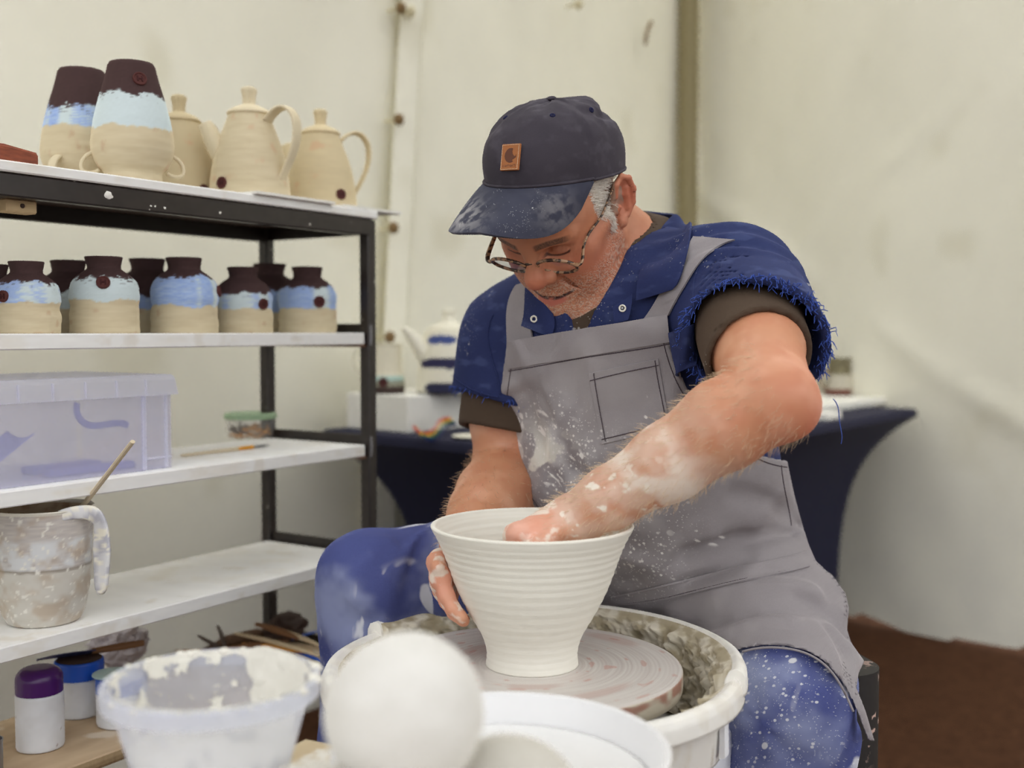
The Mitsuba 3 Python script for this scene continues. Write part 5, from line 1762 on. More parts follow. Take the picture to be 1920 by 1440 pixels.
# clay on the arms and hands
arm = is_arm(v)
tl = np.clip((v - EL) @ (WL - EL) / ((WL - EL) @ (WL - EL)), 0, 1.6)
onl = arm & (v[:, 0] > -0.01) & (np.linalg.norm(v - EL - np.minimum(tl, 1.5)[:, None] * (WL - EL), axis=1) < 0.09)
dust = np.where(onl, sst(0.05, 0.5, tl) * 0.42 * sst(0.25, 0.6, fb(v * 34, 4, 9)) + 0.95 * np.exp(-((tl - 0.55) / 0.15) ** 2) * sst(0.33, 0.58, fb(v * 26, 3, 4)), 0)
spl = sst(0.62, 0.70, fb(v * 85, 3, 2)) * np.where(onl, sst(0.3, 0.8, tl), 0)
c = lerp(c, lin(224, 212, 200), np.clip(dust * 0.9, 0, 0.88))
c = lerp(c, lin(228, 222, 210), np.clip(spl * 0.9, 0, 0.95))
elb = np.exp(-(np.linalg.norm(v - EL - V3(0.03, 0.0, -0.02), axis=1) / 0.05) ** 2)
c = lerp(c, lin(206, 112, 92), np.clip(elb * 0.6, 0, 0.6) * arm)
hnd = np.minimum(np.linalg.norm(v - np.mean(kR, 0), axis=1), np.linalg.norm(v - np.mean(kL, 0), axis=1))
c = lerp(c, lin(222, 158, 138), sst(0.075, 0.04, hnd) * 0.6)
c = lerp(c, lin(226, 220, 208), sst(0.54, 0.64, fb(v * 60 + 1, 4, 8)) * sst(0.09, 0.05, hnd) * 0.75)
PERSON = thing('person', 'seated potter in navy work shirt, grey apron, dark cap and round glasses shaping a bowl', 'person')
obj('body', bm, 'skin', PERSON, smooth=True, color=c, label='bare forearms, neck and bowed smiling face')
scene['skin'] = {'type': 'twosided', 'bsdf': {'type': 'principled', 'base_color': VC, 'roughness': 0.48, 'specular': 0.45, 'sheen': 0.15}}
# ------------------------------------------------------------------ clothes
def plane_cut(f, c, n, r):
    """Takes away what lies beyond the plane within radius r of its middle."""
    c, n = np.asarray(c, float), np.asarray(n, float) / np.linalg.norm(n)

    def g(p):
        q_ = p - c
        t = q_ @ n
        return np.maximum(np.linalg.norm(q_ - t[:, None] * n, axis=1) - r, np.maximum(-t, t - 0.3))
    f.add(g, c + n * 0.15, math.hypot(r, 0.16), 0.002, 's')


def tor(p):
    return (p - CM) @ TR


def folds(amp, scale, seed, st=(1, 1, 1)):
    def w(p):
        q_ = tor(p) * np.asarray(st) * scale
        a = np.abs(fb(q_ + 0.35 * np.stack([nz(q_ * 0.7, 3), nz(q_ * 0.7 + 4, 3), nz(q_ * 0.7 + 8, 3)], -1), 2, seed) - 0.5)
        return amp * (0.5 - 2.4 * np.maximum(0.2 - a, 0)) - amp * 0.3
    return w


def cloth(f, lo, hi, h, n=1):
    m = mesh_field(f, lo, hi, h)
    m = trimesh.Trimesh(project(f, np.asarray(m.vertices), n), m.faces, process=False)
    return m


# trousers
trs = Field()
trs.ell(PV + ZU * 0.0, (0.195, 0.150, 0.135), TR, 0.05)
trs.chain([HPR, KR * 0.55 + HPR * 0.45, KR], [0.098, 0.082, 0.066], 0.03)
trs.chain([KR, KR * 0.55 + AR * 0.45 + V3(0.005, 0, 0), AR + ZU * 0.02], [0.066, 0.068, 0.066], 0.02)
trs.chain([HPL, KL * 0.55 + HPL * 0.45, KL + FD * -0.01], [0.112, 0.098, 0.082], 0.03)
trs.chain([KL, KL * 0.6 + AL * 0.4 + FD * -0.01, AL + ZU * 0.02], [0.082, 0.080, 0.072], 0.02)


def trouser_warp(p):
    q_ = p * [9, 9, 5]
    a = np.abs(fb(q_ + 2 * nz(p * 5, 2)[:, None], 2, 4) - 0.5)
    d = -0.0075 * sst(0.12, 0.0, a)
    for kx, nrm in ((KL, FD + LD * 0.25), (KR, FD - LD * 0.3)):                       # creases fanning out from the knee
        r_ = p - kx
        s_ = np.linalg.norm(r_, axis=1)
        ang_ = np.arctan2(r_ @ ZU, r_ @ LD)
        d += 0.004 * np.sin(ang_ * 7 + 9 * s_) * sst(0.07, 0.12, s_) * sst(0.30, 0.16, s_)
    return d


trs.warp = trouser_warp
m = cloth(trs, (-0.36, 1.05, 0.06), (0.60, 1.98, 0.76), 0.0062)
obj('trousers', m, 'trousers', PERSON, smooth=True, label='clay spattered blue work trousers')


def spatter(p, u, w, dens, size, seed):
    d1, _, r1 = voronoi(u * size + seed, w * size)
    d2, _, r2 = voronoi(u * size * 2.7 + seed + 5, w * size * 2.7)
    a = smoothstep(0.26, 0.16, d1 / (0.25 + r1)) * smoothstep(0.955, 0.97, r1)
    b = smoothstep(0.30, 0.18, d2 / (0.3 + r2)) * smoothstep(0.88, 0.90, r2)
    return dr.clip(a * 1.0 + b * 0.8, 0, 1) * dens


def trouser_col(p, n, uv):
    u = p.x * 0.838 - p.y * 0.545
    fine = noise(u * 900, p.z * 900, p.y * 500)
    a = fbm(p.x * 7, p.y * 7, p.z * 7, 4)
    c = mix([0.036, 0.045, 0.150], [0.086, 0.105, 0.285], a * 0.9 + fine * 0.15)
    kn = dr.maximum(dr.exp(-(dr.square(p.x - 0.32) + dr.square(p.z - 0.56)) / 0.012), dr.exp(-(dr.square(p.x + 0.2) + dr.square(p.z - 0.64)) / 0.014) * 0.8)
    cl = smoothstep(0.36, 0.68, fbm(p.x * 13 + 5, p.y * 13, p.z * 13, 4))
    c = mix(c, [0.32, 0.36, 0.52], cl * (0.16 + 0.66 * kn))
    dens = smoothstep(0.30, 0.55, fbm(p.x * 6 + 2, p.y * 6, p.z * 6 + 4, 3)) * (0.35 + 0.65 * kn)
    s = spatter(p, u, p.z + p.y * 0.6, 1.0, 62, 1.3) * smoothstep(0.35, 0.7, dens)
    s = dr.maximum(s, spatter(p, u, p.z + p.y * 0.6, 0.6, 190, 7.1) * smoothstep(0.2, 0.6, dens))
    st = smoothstep(0.66, 0.76, fbm(u * 60, p.z * 20 + p.y * 9, 3, 3)) * smoothstep(0.45, 0.6, fbm(p.x * 8 + 9, p.y * 8, p.z * 8, 2))
    return mix(c, [0.66, 0.67, 0.70], dr.clip(s + st * 0.8, 0, 1) * 0.9)


scene['trousers'] = pr(proc(trouser_col), 0.9, 0.15, sheen=0.3)

# brown T-shirt: body, sleeves, a ring at the neck
aL = (EL - SL) / np.linalg.norm(EL - SL)
aR = (ER - SR_) / np.linalg.norm(ER - SR_)
neck0, neck1 = V3(0.186, 1.650, 1.075), hl(-0.015, 0, -0.07)
tee = torso(0.001)
tee.bone(neck0, neck0 + (neck1 - neck0) * 0.22, 0.076, 0.070, 0.03)
tHL = SL + (EL - SL) * 0.66
tee.bone(SL, SL + (EL - SL) * 1.0, 0.072, 0.062, 0.04)
plane_cut(tee, tHL, aL + V3(0.18, 0, 0.10), 0.16)
tHR = SR_ + (ER - SR_) * 0.66
tee.bone(SR_, SR_ + (ER - SR_) * 1.0, 0.074, 0.076, 0.04)
plane_cut(tee, tHR, aR + V3(-0.15, 0, 0), 0.16)
tee.bone(neck0 - (neck1 - neck0) * 0.2, neck0 + (neck1 - neck0) * 2.0, 0.068, 0.066, 0.006, 's')
tee.bone(SL + aL * 0.10, EL + aL * 0.1, 0.058, 0.055, 0.003, 's')
tee.bone(SR_ + aR * 0.08, ER + aR * 0.1, 0.062, 0.068, 0.003, 's')
tee.warp = folds(0.004, 9, 5)
m = cloth(tee, (-0.16, 1.25, 0.72), (0.50, 1.95, 1.20), 0.005)
obj('t_shirt', m, 't_shirt', PERSON, smooth=True, label='brown T-shirt under the work shirt')


def cloth_col(c0, c1, speck, wear=None):
    def f(p, n, uv):
        a = fbm(p.x * 12, p.y * 12, p.z * 12, 3)
        fine = noise(p.x * 800, p.y * 800, p.z * 800)
        c = mix(c0, c1, a * 0.8 + fine * 0.25)
        if wear is not None:
            c = mix(c, wear, smoothstep(0.55, 0.72, fbm(p.x * 30 + 3, p.y * 30, p.z * 60, 3)) * 0.45)
        u = p.x * 0.838 - p.y * 0.545
        return mix(c, [0.70, 0.69, 0.66], spatter(p, u, p.z, 1.0, 140, 3.0) * speck * smoothstep(0.50, 0.62, fbm(p.x * 9, p.y * 9, p.z * 9 + 6, 2)))
    return f


scene['t_shirt'] = pr(proc(cloth_col([0.050, 0.034, 0.024], [0.088, 0.062, 0.045], 0.35)), 0.95, 0.1, sheen=0.4)
NAVY0, NAVY1, NAVYW = [0.0135, 0.0185, 0.068], [0.030, 0.042, 0.125], [0.060, 0.080, 0.19]
scene['shirt'] = pr(proc(cloth_col(NAVY0, NAVY1, 0.30, NAVYW)), 0.9, 0.15, sheen=0.35)
scene['fray'] = pr(rgb(62, 84, 160), 0.9, 0.1, sheen=0.4)

# navy work shirt with torn off sleeves
shirt = torso(0.009)
HL, HRr = SL + (EL - SL) * 0.50, SR_ + (ER - SR_) * 0.46
nL, nR = aL + V3(-0.30, 0.0, -0.10), aR + V3(-0.22, 0.1, 0)
nL, nR = nL / np.linalg.norm(nL), nR / np.linalg.norm(nR)
shirt.bone(SL - aL * 0.0, SL + (EL - SL) * 0.95 + V3(0.004, 0, -0.004), 0.085, 0.092, 0.05)
shirt.bone(SR_, SR_ + (ER - SR_) * 0.95 + V3(-0.012, 0, 0), 0.082, 0.090, 0.05)
plane_cut(shirt, HL, nL, 0.17)
plane_cut(shirt, HRr, nR, 0.15)
shirt.bone(SL + aL * 0.03, EL + aL * 0.1, 0.074, 0.086, 0.004, 's')
shirt.bone(SR_ + aR * 0.03, ER + aR * 0.1, 0.076, 0.082, 0.004, 's')
shirt.bone(neck0 - (neck1 - neck0) * 0.6, neck0 + (neck1 - neck0) * 2.0, 0.076, 0.080, 0.006, 's')
vneck = V3(0.118, 1.515, 1.055)
shirt.bone(V3(0.11, 1.52, 1.10), V3(0.088, 1.52, 0.985), 0.050, 0.014, 0.004, 's')


def shirt_warp(p):
    d = folds(0.0055, 7.5, 9, (1.0, 1.0, 0.9))(p)
    r_ = p - SL                                                        # pulled folds round the left shoulder
    t = r_ @ aL
    rad = np.linalg.norm(r_ - t[:, None] * aL, axis=1)
    d += 0.0030 * np.sin(t * 150 + 3 * nz(p * 12, 4) * 2) * sst(0.16, 0.10, rad) * sst(-0.10, -0.02, t) * sst(0.09, 0.04, t) * (nz(p * 8 + 3, 6) > 0.2)
    return d


shirt.warp = shirt_warp
m = cloth(shirt, (-0.18, 1.25, 0.72), (0.52, 1.96, 1.20), 0.0052)
SHIRT = obj('shirt', m, 'shirt', PERSON, smooth=True, label='navy work shirt with torn off sleeves')
sv = np.asarray(m.vertices)

# frayed threads along both sleeve ends
rng = np.random.default_rng(3)
thr = []
for c0, nn, ax, cnt, ln in ((HL, nL, SL, 620, 0.0095), (HRr, nR, SR_, 150, 0.008)):
    near = np.nonzero((np.abs((sv - c0) @ nn) < 0.006) & (np.linalg.norm(sv - c0, axis=1) < 0.14))[0]
    for i in rng.choice(near, cnt):
        p0_ = sv[i] - nn * 0.002
        out = (p0_ - c0) - nn * ((p0_ - c0) @ nn)
        out /= np.linalg.norm(out) + 1e-9
        d = nn * 0.8 + out * 0.5 + rng.normal(size=3) * 0.5
        d /= np.linalg.norm(d)
        l_ = ln * (0.4 + rng.random())
        mid = p0_ + d * l_ * 0.5 + rng.normal(size=3) * 0.0015
        thr.append([p0_, mid, p0_ + d * l_ + V3(0, 0, -0.3 * l_)])
obj('frayed_threads', fibres(thr, [0.0007, 0.0006, 0.0004], 4), 'fray', SHIRT, kind='stuff', label='frayed blue threads at the sleeve ends')
both = Field().use(body).use(shirt)
both.ops = body.ops + shirt.ops
hang = [P(1562, 748, 1.40), P(1572, 768, 1.395), P(1574, 790, 1.395), P(1578, 812, 1.39), P(1577, 832, 1.39)]
obj('hanging_thread', tube(catmull(hang, 24), 0.0006, 5), 'fray', SHIRT, label='long thread hanging from the sleeve end')


# collar
def solid_near(px, py, pull, f, fall=1.5):
    p = trace(f, [px], [py])[0]
    if np.isnan(p).any():
        p = P(px, py, fall)
    d = CAM - p
    return p + d / np.linalg.norm(d) * pull


def loft(rows, n, thick, bulge=0.0, nv=14):
    """A sheet through rows of points (each a curve), bulged in the middle along its normal."""
    R_ = np.array([catmull(r, n) for r in rows])
    k_ = np.linspace(0, 1, len(R_))
    from scipy.interpolate import CubicSpline
    w = CubicSpline(k_, R_, axis=0)(np.linspace(0, 1, nv)) if len(R_) > 2 else R_[0][None] + (R_[1] - R_[0])[None] * np.linspace(0, 1, nv)[:, None, None]
    if bulge:
        nn = grid_mesh(w).vertex_normals.reshape(w.shape)
        s = np.sign(np.sum(nn * (CAM - w), -1).mean())
        e = np.sin(np.linspace(0, np.pi, nv))[:, None, None] * np.sin(np.linspace(0, np.pi, n))[None, :, None]
        w = w + nn * s * bulge * e
    return sheet(w, thick)


sb = lambda px, py, pull=0.008, fall=1.5: solid_near(px, py, pull, both, fall)
inner = [P(1263, 404, 1.610), P(1240, 428, 1.585), P(1222, 456, 1.550), P(1204, 500, 1.505), sb(1195, 535, 0.010), sb(1192, 563, 0.008)]
fold_ = [P(1274, 408, 1.605), P(1262, 440, 1.570), P(1248, 478, 1.530), sb(1234, 515, 0.020), sb(1224, 540, 0.016), sb(1212, 558, 0.010)]
outer = [P(1290, 437, 1.600), sb(1290, 462, 0.012), sb(1284, 490, 0.012), sb(1276, 518, 0.011), sb(1270, 532, 0.010), sb(1262, 542, 0.008)]
obj('collar', loft([inner, fold_, outer], 26, 0.0028), 'shirt', SHIRT, smooth=60)
bk0 = [P(1263, 404, 1.610), P(1258, 401, 1.66), P(1232, 399, 1.715), P(1200, 396, 1.735), P(1160, 400, 1.72), P(1110, 430, 1.66)]
bk1 = [P(1285, 434, 1.605), P(1280, 432, 1.665), P(1240, 432, 1.740), P(1200, 432, 1.765), P(1150, 440, 1.74), P(1100, 470, 1.67)]
obj('collar', loft([bk0, bk1], 40, 0.003), 'shirt', SHIRT, smooth=60)
chest = torso(0.009)
sc = lambda px, py, pull: solid_near(px, py, pull, chest)
l0 = [sc(990, 520, 0.008), sc(985, 556, 0.010), sc(983, 590, 0.009), sc(978, 611, 0.008)]
l1 = [sc(1015, 525, 0.016), sc(1015, 560, 0.016), sc(1010, 596, 0.014), sc(1002, 620, 0.011)]
l2 = [sc(1018, 535, 0.004), sc(1028, 572, 0.003), sc(1040, 606, 0.003), sc(1032, 632, 0.006)]
obj('collar', loft([l0, l1, l2], 22, 0.0028), 'shirt', SHIRT, smooth=60)
pl0 = [sb(1186, 552, 0.006), sb(1184, 575, 0.006), sb(1178, 600, 0.006)]
pl1 = [sb(1150, 575, 0.007), sb(1150, 590, 0.007), sb(1152, 606, 0.006)]
obj('placket', loft([pl0, pl1], 14, 0.0025), 'shirt', SHIRT, smooth=60)
for px, py, lab in ((1001, 598, 'white ring snap on the collar'), (1167, 578, 'silver snap on the placket')):
    p = solid_near(px, py, 0.0185 if px < 1100 else 0.010, chest if px < 1100 else both)
    n_ = (CAM - p) / np.linalg.norm(CAM - p) + V3(-0.1, 0, 0.1)
    n_ /= np.linalg.norm(n_)
    a_ = np.cross(n_, ZU)
    a_ /= np.linalg.norm(a_)
    R_ = np.stack([a_, np.cross(n_, a_), n_], 1)
    mm, _, _ = lathe([(0.0026, 0), (0.0032, 0.0012), (0.0042, 0.0014), (0.0050, 0.0008), (0.0050, -0.002), (0.0026, -0.002)], 28)
    sn = obj('snap', xf(mm, R_, p), 'snap_white', SHIRT, smooth=40, label=lab)
    if px > 1100:
        mm, _, _ = lathe([(0, 0.0016), (0.0014, 0.0014), (0.0018, 0.0), (0.0018, -0.002), (0, -0.002)], 20)
        obj('stud', xf(mm, R_, p), 'steel', sn, smooth=40)
scene['snap_white'] = pr(rgb(214, 212, 200), 0.35, 0.5)
# flap of the chest pocket and the seam beside it
fl_ = [[sb(1254, 624, 0.006), sb(1280, 615, 0.007), sb(1304, 606, 0.006)], [sb(1262, 668, 0.008), sb(1284, 660, 0.010), sb(1307, 652, 0.008)], [sb(1272, 706, 0.006), sb(1290, 690, 0.008), sb(1306, 684, 0.006)]]
obj('pocket_flap', loft(fl_, 14, 0.0025), 'shirt', SHIRT, smooth=60)


def seam(f, pts, r=0.0007, pull=0.001, n=60, mat='stitch', parent=None, name='stitching'):
    """A raised line laid on a field along pixels of the photograph."""
    c = catmull(np.array(pts, float), n)
    p = trace(f, c[:, 0], c[:, 1])
    p = p[~np.isnan(p).any(1)]
    d = CAM - p
    p = p + d / np.linalg.norm(d, axis=1, keepdims=True) * pull
    return obj(name, tube(p, r, 5), mat, parent, smooth=True)


seam(shirt, [(1310, 500), (1300, 545), (1302, 590), (1308, 640), (1312, 690)], 0.0016, 0.0002, mat='shirt', parent=SHIRT, name='seam')
seam(shirt, [(925, 590), (915, 625), (925, 680), (938, 740)], 0.0016, 0.0002, mat='shirt', parent=SHIRT, name='seam')
seam(shirt, [(846, 700), (870, 722), (905, 738), (935, 745)], 0.0018, 0.0002, mat='shirt', parent=SHIRT, name='seam')

# ------------------------------------------------------------------ the apron
under = torso(0.019)
under.chain([HPL, KL * 0.55 + HPL * 0.45, KL + FD * 0.0], [0.126, 0.116, 0.101], 0.03)
under.chain([HPR, KR * 0.55 + HPR * 0.45], [0.112, 0.094], 0.03)


def apron_warp(p):
    q_ = tor(p)
    low = sst(-0.16, -0.30, q_[:, 2])
    d = 0.0045 * (fb(q_ * [5, 5, 13] + 3, 3, 4) - 0.5) * (0.6 + 1.8 * low)
    a = np.abs(fb(np.stack([q_[:, 0] * 5 + q_[:, 2] * 2, q_[:, 1] * 4, q_[:, 2] * 9 - q_[:, 0] * 3], -1) + 7, 2, 8) - 0.5)
    d -= 0.011 * sst(0.13, 0.0, a) * low
    a2 = np.abs(fb(np.stack([q_[:, 0] * 6 + q_[:, 2] * 3, q_[:, 1] * 4, q_[:, 2] * 5 - q_[:, 0] * 4], -1) + 2, 2, 12) - 0.5)
    d -= 0.006 * sst(0.10, 0.0, a2) * (1 - low)
    return d


FOLDS = []


def fold_line(px, amp, w):
    c = catmull(np.array(px, float), 7)
    p = trace(under, c[:, 0], c[:, 1])
    p = p[~np.isnan(p).any(1)]
    FOLDS.append((p, amp, w, p.mean(0), np.linalg.norm(p - p.mean(0), axis=1).max() + 3 * w))


for px_, amp_, w_ in (([(1180, 1180), (1290, 1148), (1400, 1108), (1520, 1112)], 0.012, 0.016), ([(1200, 1205), (1300, 1185), (1420, 1150), (1540, 1150)], -0.007, 0.014),
                      ([(1290, 1035), (1380, 1010), (1480, 1004)], -0.009, 0.016), ([(1260, 1072), (1360, 1050), (1490, 1020)], 0.006, 0.012), ([(1380, 925), (1440, 940), (1494, 985)], -0.006, 0.014),
                      ([(1548, 1072), (1580, 1105), (1572, 1150)], 0.008, 0.012), ([(1500, 1120), (1550, 1150), (1590, 1200)], -0.007, 0.011), ([(1560, 1180), (1590, 1240), (1600, 1300)], -0.008, 0.012),
                      ([(975, 700), (1000, 790), (1040, 900)], -0.004, 0.015), ([(1035, 700), (1070, 790), (1100, 860)], 0.004, 0.018), ([(1080, 880), (1130, 930), (1160, 1000)], -0.005, 0.016),
                      ([(1320, 1210), (1400, 1170), (1480, 1165)], 0.006, 0.013), ([(1150, 1060), (1230, 1040), (1330, 1000)], 0.005, 0.016)):
    fold_line(px_, amp_, w_)


def apron_warp_all(p):
    d = apron_warp(p)
    for pts, amp, w, c, r in FOLDS:
        m_ = np.linalg.norm(p - c, axis=1) < r
        if m_.any():
            q_ = p[m_]
            dist = np.full(len(q_), 9.0)
            for a, b in zip(pts[:-1], pts[1:]):
                e = b - a
                t = np.clip((q_ - a) @ e / (e @ e), 0, 1)
                dist = np.minimum(dist, np.linalg.norm(q_ - a - t[:, None] * e, axis=1))
            d[m_] -= 1.5 * amp * np.exp(-(dist / w) ** 2)
    return d


under.warp, under.reach = apron_warp_all, 0.06
bib = [(951, 641), (1000, 631), (1050, 623), (1100, 614), (1150, 607), (1200, 599), (1251, 590), (1252, 612), (1256, 640), (1263, 668), (1276, 700), (1292, 735), (1316, 770), (1350, 805), (1390, 835), (1430, 855), (1476, 864),
       (1481, 890), (1490, 930), (1502, 975), (1516, 1020), (1530, 1052), (1562, 1080), (1585, 1112), (1592, 1140), (1588, 1180), (1596, 1205), (1621, 1240), (1610, 1262), (1606, 1290), (1622, 1330), (1640, 1390), (1628, 1388),
       (1606, 1330), (1580, 1280), (1550, 1243), (1515, 1221), (1475, 1211), (1435, 1209), (1390, 1216), (1340, 1240), (1240, 1260), (1120, 1240), (1060, 1140), (1030, 1040), (1004, 955), (978, 920), (957, 880), (943, 835), (937, 790), (939, 730), (944, 690)]


AO = 0.0019


def apron_field(p):
    """Cloth over the body: thin along its edges, its hidden inner side drawn back elsewhere."""
    u_ = under(p)
    out = np.maximum(u_ - AO, 0.02)
    near = (u_ < 0.03) & (u_ > -0.06)
    out[~near] = np.maximum(np.abs(u_[~near]), 0.02)
    if near.any():
        e = apron_edge(p[near])
        ai = -0.0042 - np.clip((-e - 0.006) * 0.8, 0, 0.014)
        out[near] = np.maximum(np.maximum(u_[near] - AO, ai - u_[near]), e)
    return out


def apron_edge(pn):
    z = (pn - CAM) @ FWD
    e = poly_dist(pix(pn), bib) * z / F
    back = -((pn - V3(0.225, 1.70, 0.8)) @ (FD * 0.8 + V3(0, -0.4, 0))) - 0.055
    return np.maximum(e, back)


class _Wrap:
    def __init__(self, fn):
        self.fn = fn

    def __call__(self, p):
        return self.fn(np.asarray(p, float))


am = mesh_field(_Wrap(apron_field), (-0.10, 1.10, 0.44), (0.56, 1.90, 1.06), 0.0037, slack=1.25)
av = np.asarray(am.vertices).copy()
sel = (apron_edge(av) < -0.0022) & (np.abs(under(av) - AO) < 0.0030)
av[sel] = project(lambda p: under(p) - AO, av[sel], 2, 0.003)
am = trimesh.Trimesh(av, am.faces, process=False)
APRON = obj('apron', am, 'apron', PERSON, smooth=45, label='grey bib apron splashed with clay')


def apron_col(p, n, uv):
    u = p.x * 0.838 - p.y * 0.545
    w = p.z
    fine = noise(u * 1100, w * 1100, 3)
    a = fbm(p.x * 8, p.y * 8, p.z * 8, 4)
    c = mix([0.215, 0.197, 0.209], [0.305, 0.283, 0.296], a * 0.85 + fine * 0.2)
    c = mix(c, [0.33, 0.31, 0.315], smoothstep(0.55, 0.75, fbm(u * 22 + 8, w * 22, p.y * 10, 3)) * 0.4)
    bowl = dr.exp(-(dr.square(p.x - 0.125) / 0.010 + dr.square(w - 0.70) / 0.012))
    mid = dr.exp(-(dr.square(p.x - 0.045) / 0.0035 + dr.square(w - 0.815) / 0.005))
    c = mix(c, [0.50, 0.49, 0.50], smoothstep(0.35, 0.7, fbm(u * 30, w * 30, 5, 3)) * dr.clip(mid * 0.7 + bowl * 0.35, 0, 1))
    c = mix(c, [0.62, 0.61, 0.56], smoothstep(0.54, 0.62, fbm(u * 34 + w * 10, w * 30 - u * 12, 2, 3)) * dr.clip(dr.exp(-(dr.square(p.x - 0.045) / 0.0012 + dr.square(w - 0.79) / 0.0022)) * 1.2, 0, 1))
    s = spatter(p, u, w, 1.0, 60, 2.2) * smoothstep(0.22, 0.7, mid + bowl * 0.9)
    s = dr.maximum(s, spatter(p, u, w, 1.0, 150, 4.2) * smoothstep(0.10, 0.6, mid + bowl * 1.3))
    s = dr.maximum(s, spatter(p, u + w * 0.4, w, 1.0, 46, 9.2) * smoothstep(0.84, 0.9, noise(u * 20, w * 20, 3)))
    st = smoothstep(0.68, 0.76, fbm(u * 60 + w * 75, w * 40 - u * 14, 3, 3)) * smoothstep(0.25, 0.8, mid)
    return mix(c, [0.72, 0.70, 0.68], dr.clip(s + st, 0, 1) * 0.92)


scene['apron'] = pr(proc(apron_col), 0.92, 0.12, sheen=0.25)
scene['stitch'] = pr(rgb(74, 66, 72), 0.9, 0.1)
fA = _Wrap(lambda p: under(p) - 0.0019)
for pts in ([(953, 662), (1000, 653), (1100, 637), (1200, 622), (1250, 613)], [(953, 686), (1000, 678), (1100, 661), (1200, 645), (1257, 635)], [(953, 696), (1000, 688), (1100, 670), (1200, 655), (1260, 644)],
            [(962, 642), (958, 690), (951, 740), (948, 790), (953, 835), (966, 880), (985, 915), (1010, 952)], [(1238, 594), (1240, 620), (1246, 650), (1258, 690), (1276, 730), (1300, 765)]):
    seam(fA, pts, 0.0007, 0.0003, parent=APRON)


def patch(f, rows, thick, pull, n=26, nv=26):
    R_ = np.array([catmull(np.array(r, float), n) for r in rows])
    w = R_[0][None] + (R_[-1] - R_[0])[None] * np.linspace(0, 1, nv)[:, None, None] if len(R_) == 2 else np.array([catmull(R_[:, i], nv) for i in range(n)]).transpose(1, 0, 2)
    p = trace(f, w[..., 0].ravel(), w[..., 1].ravel())
    d = CAM - p
    p = p + d / np.linalg.norm(d, axis=1, keepdims=True) * pull
    return sheet(p.reshape(w.shape[:2] + (3,)), thick)


obj('bib_hem', patch(fA, [[(951, 641), (1050, 623), (1150, 607), (1251, 590)], [(951, 692), (1050, 676), (1150, 659), (1256, 641)]], 0.0022, 0.0018, 60, 12), 'apron', APRON, smooth=50)
pk = obj('chest_pocket', patch(fA, [[(1104, 701), (1150, 690), (1200, 680), (1234, 673)], [(1128, 833), (1170, 823), (1215, 812), (1256, 802)]], 0.0018, 0.0016), 'apron', APRON, smooth=50)
fP = _Wrap(lambda p: under(p) - 0.0019 - 0.0022)
for pts in ([(1106, 714), (1150, 703), (1200, 692), (1235, 685)], [(1113, 700), (1120, 745), (1130, 800), (1135, 828)], [(1228, 676), (1234, 715), (1243, 760), (1250, 800)], [(1128, 824), (1170, 814), (1215, 803), (1254, 794)]):
    seam(fP, pts, 0.0006, 0.0012, parent=pk)
bd = obj('pocket_band', patch(fA, [[(1146, 1122), (1210, 1108), (1300, 1086), (1400, 1062), (1470, 1048), (1512, 1036)], [(1146, 1136), (1210, 1130), (1300, 1112), (1400, 1088), (1470, 1074), (1518, 1062)]], 0.0030, 0.0034, 60, 10), 'apron', APRON, smooth=50)
seam(fA, [(1150, 1134), (1210, 1127), (1300, 1108), (1400, 1084), (1470, 1070), (1516, 1058)], 0.0007, 0.0048, parent=bd)
seam(fA, [(1146, 1121), (1210, 1107), (1300, 1085), (1400, 1061), (1470, 1047), (1512, 1035)], 0.0022, 0.0030, mat='apron', parent=bd, name='hem')
seam(fA, [(1465, 872), (1470, 910), (1478, 950), (1484, 985)], 0.0008, 0.0004, parent=APRON)
seam(fA, [(1392, 1222), (1436, 1214), (1476, 1216), (1514, 1226), (1548, 1248), (1576, 1284), (1600, 1334)], 0.0016, 0.0006, mat='apron', parent=APRON, name='hem')
seam(fA, [(1400, 848), (1440, 868), (1476, 876)], 0.0008, 0.0004, parent=APRON)

# straps over the shoulders


def strap(left, right, pull):
    n = 40
    a, b = catmull(np.array(left, float), n), catmull(np.array(right, float), n)
    w = a[None] + (b - a)[None] * np.linspace(0, 1, 9)[:, None, None]
    p = trace(shirt, w[..., 0].ravel(), w[..., 1].ravel())
    ok = ~np.isnan(p).any(1)
    p[~ok] = 0
    d = CAM - p
    p = (p + d / np.linalg.norm(d, axis=1, keepdims=True) * pull).reshape(w.shape[:2] + (3,))
    # even out the depth along the strap so that it lies taut
    from scipy.ndimage import gaussian_filter
    dist = np.linalg.norm(p - CAM, axis=-1)
    sm = np.minimum(gaussian_filter(dist, (3, 2.5), mode='nearest'), dist)
    return sheet(CAM + (p - CAM) * (sm / dist)[..., None], 0.003)


obj('strap', strap([(1207, 598), (1226, 570), (1250, 530), (1274, 490), (1290, 462), (1300, 444)], [(1253, 592), (1266, 566), (1287, 530), (1314, 490), (1344, 464), (1378, 450)], 0.005), 'apron', APRON, smooth=50)
obj('strap', strap([(951, 644), (950, 610), (951, 580), (957, 555), (968, 535)], [(998, 634), (994, 605), (990, 575), (988, 550), (992, 528)], 0.006), 'apron', APRON, smooth=50)

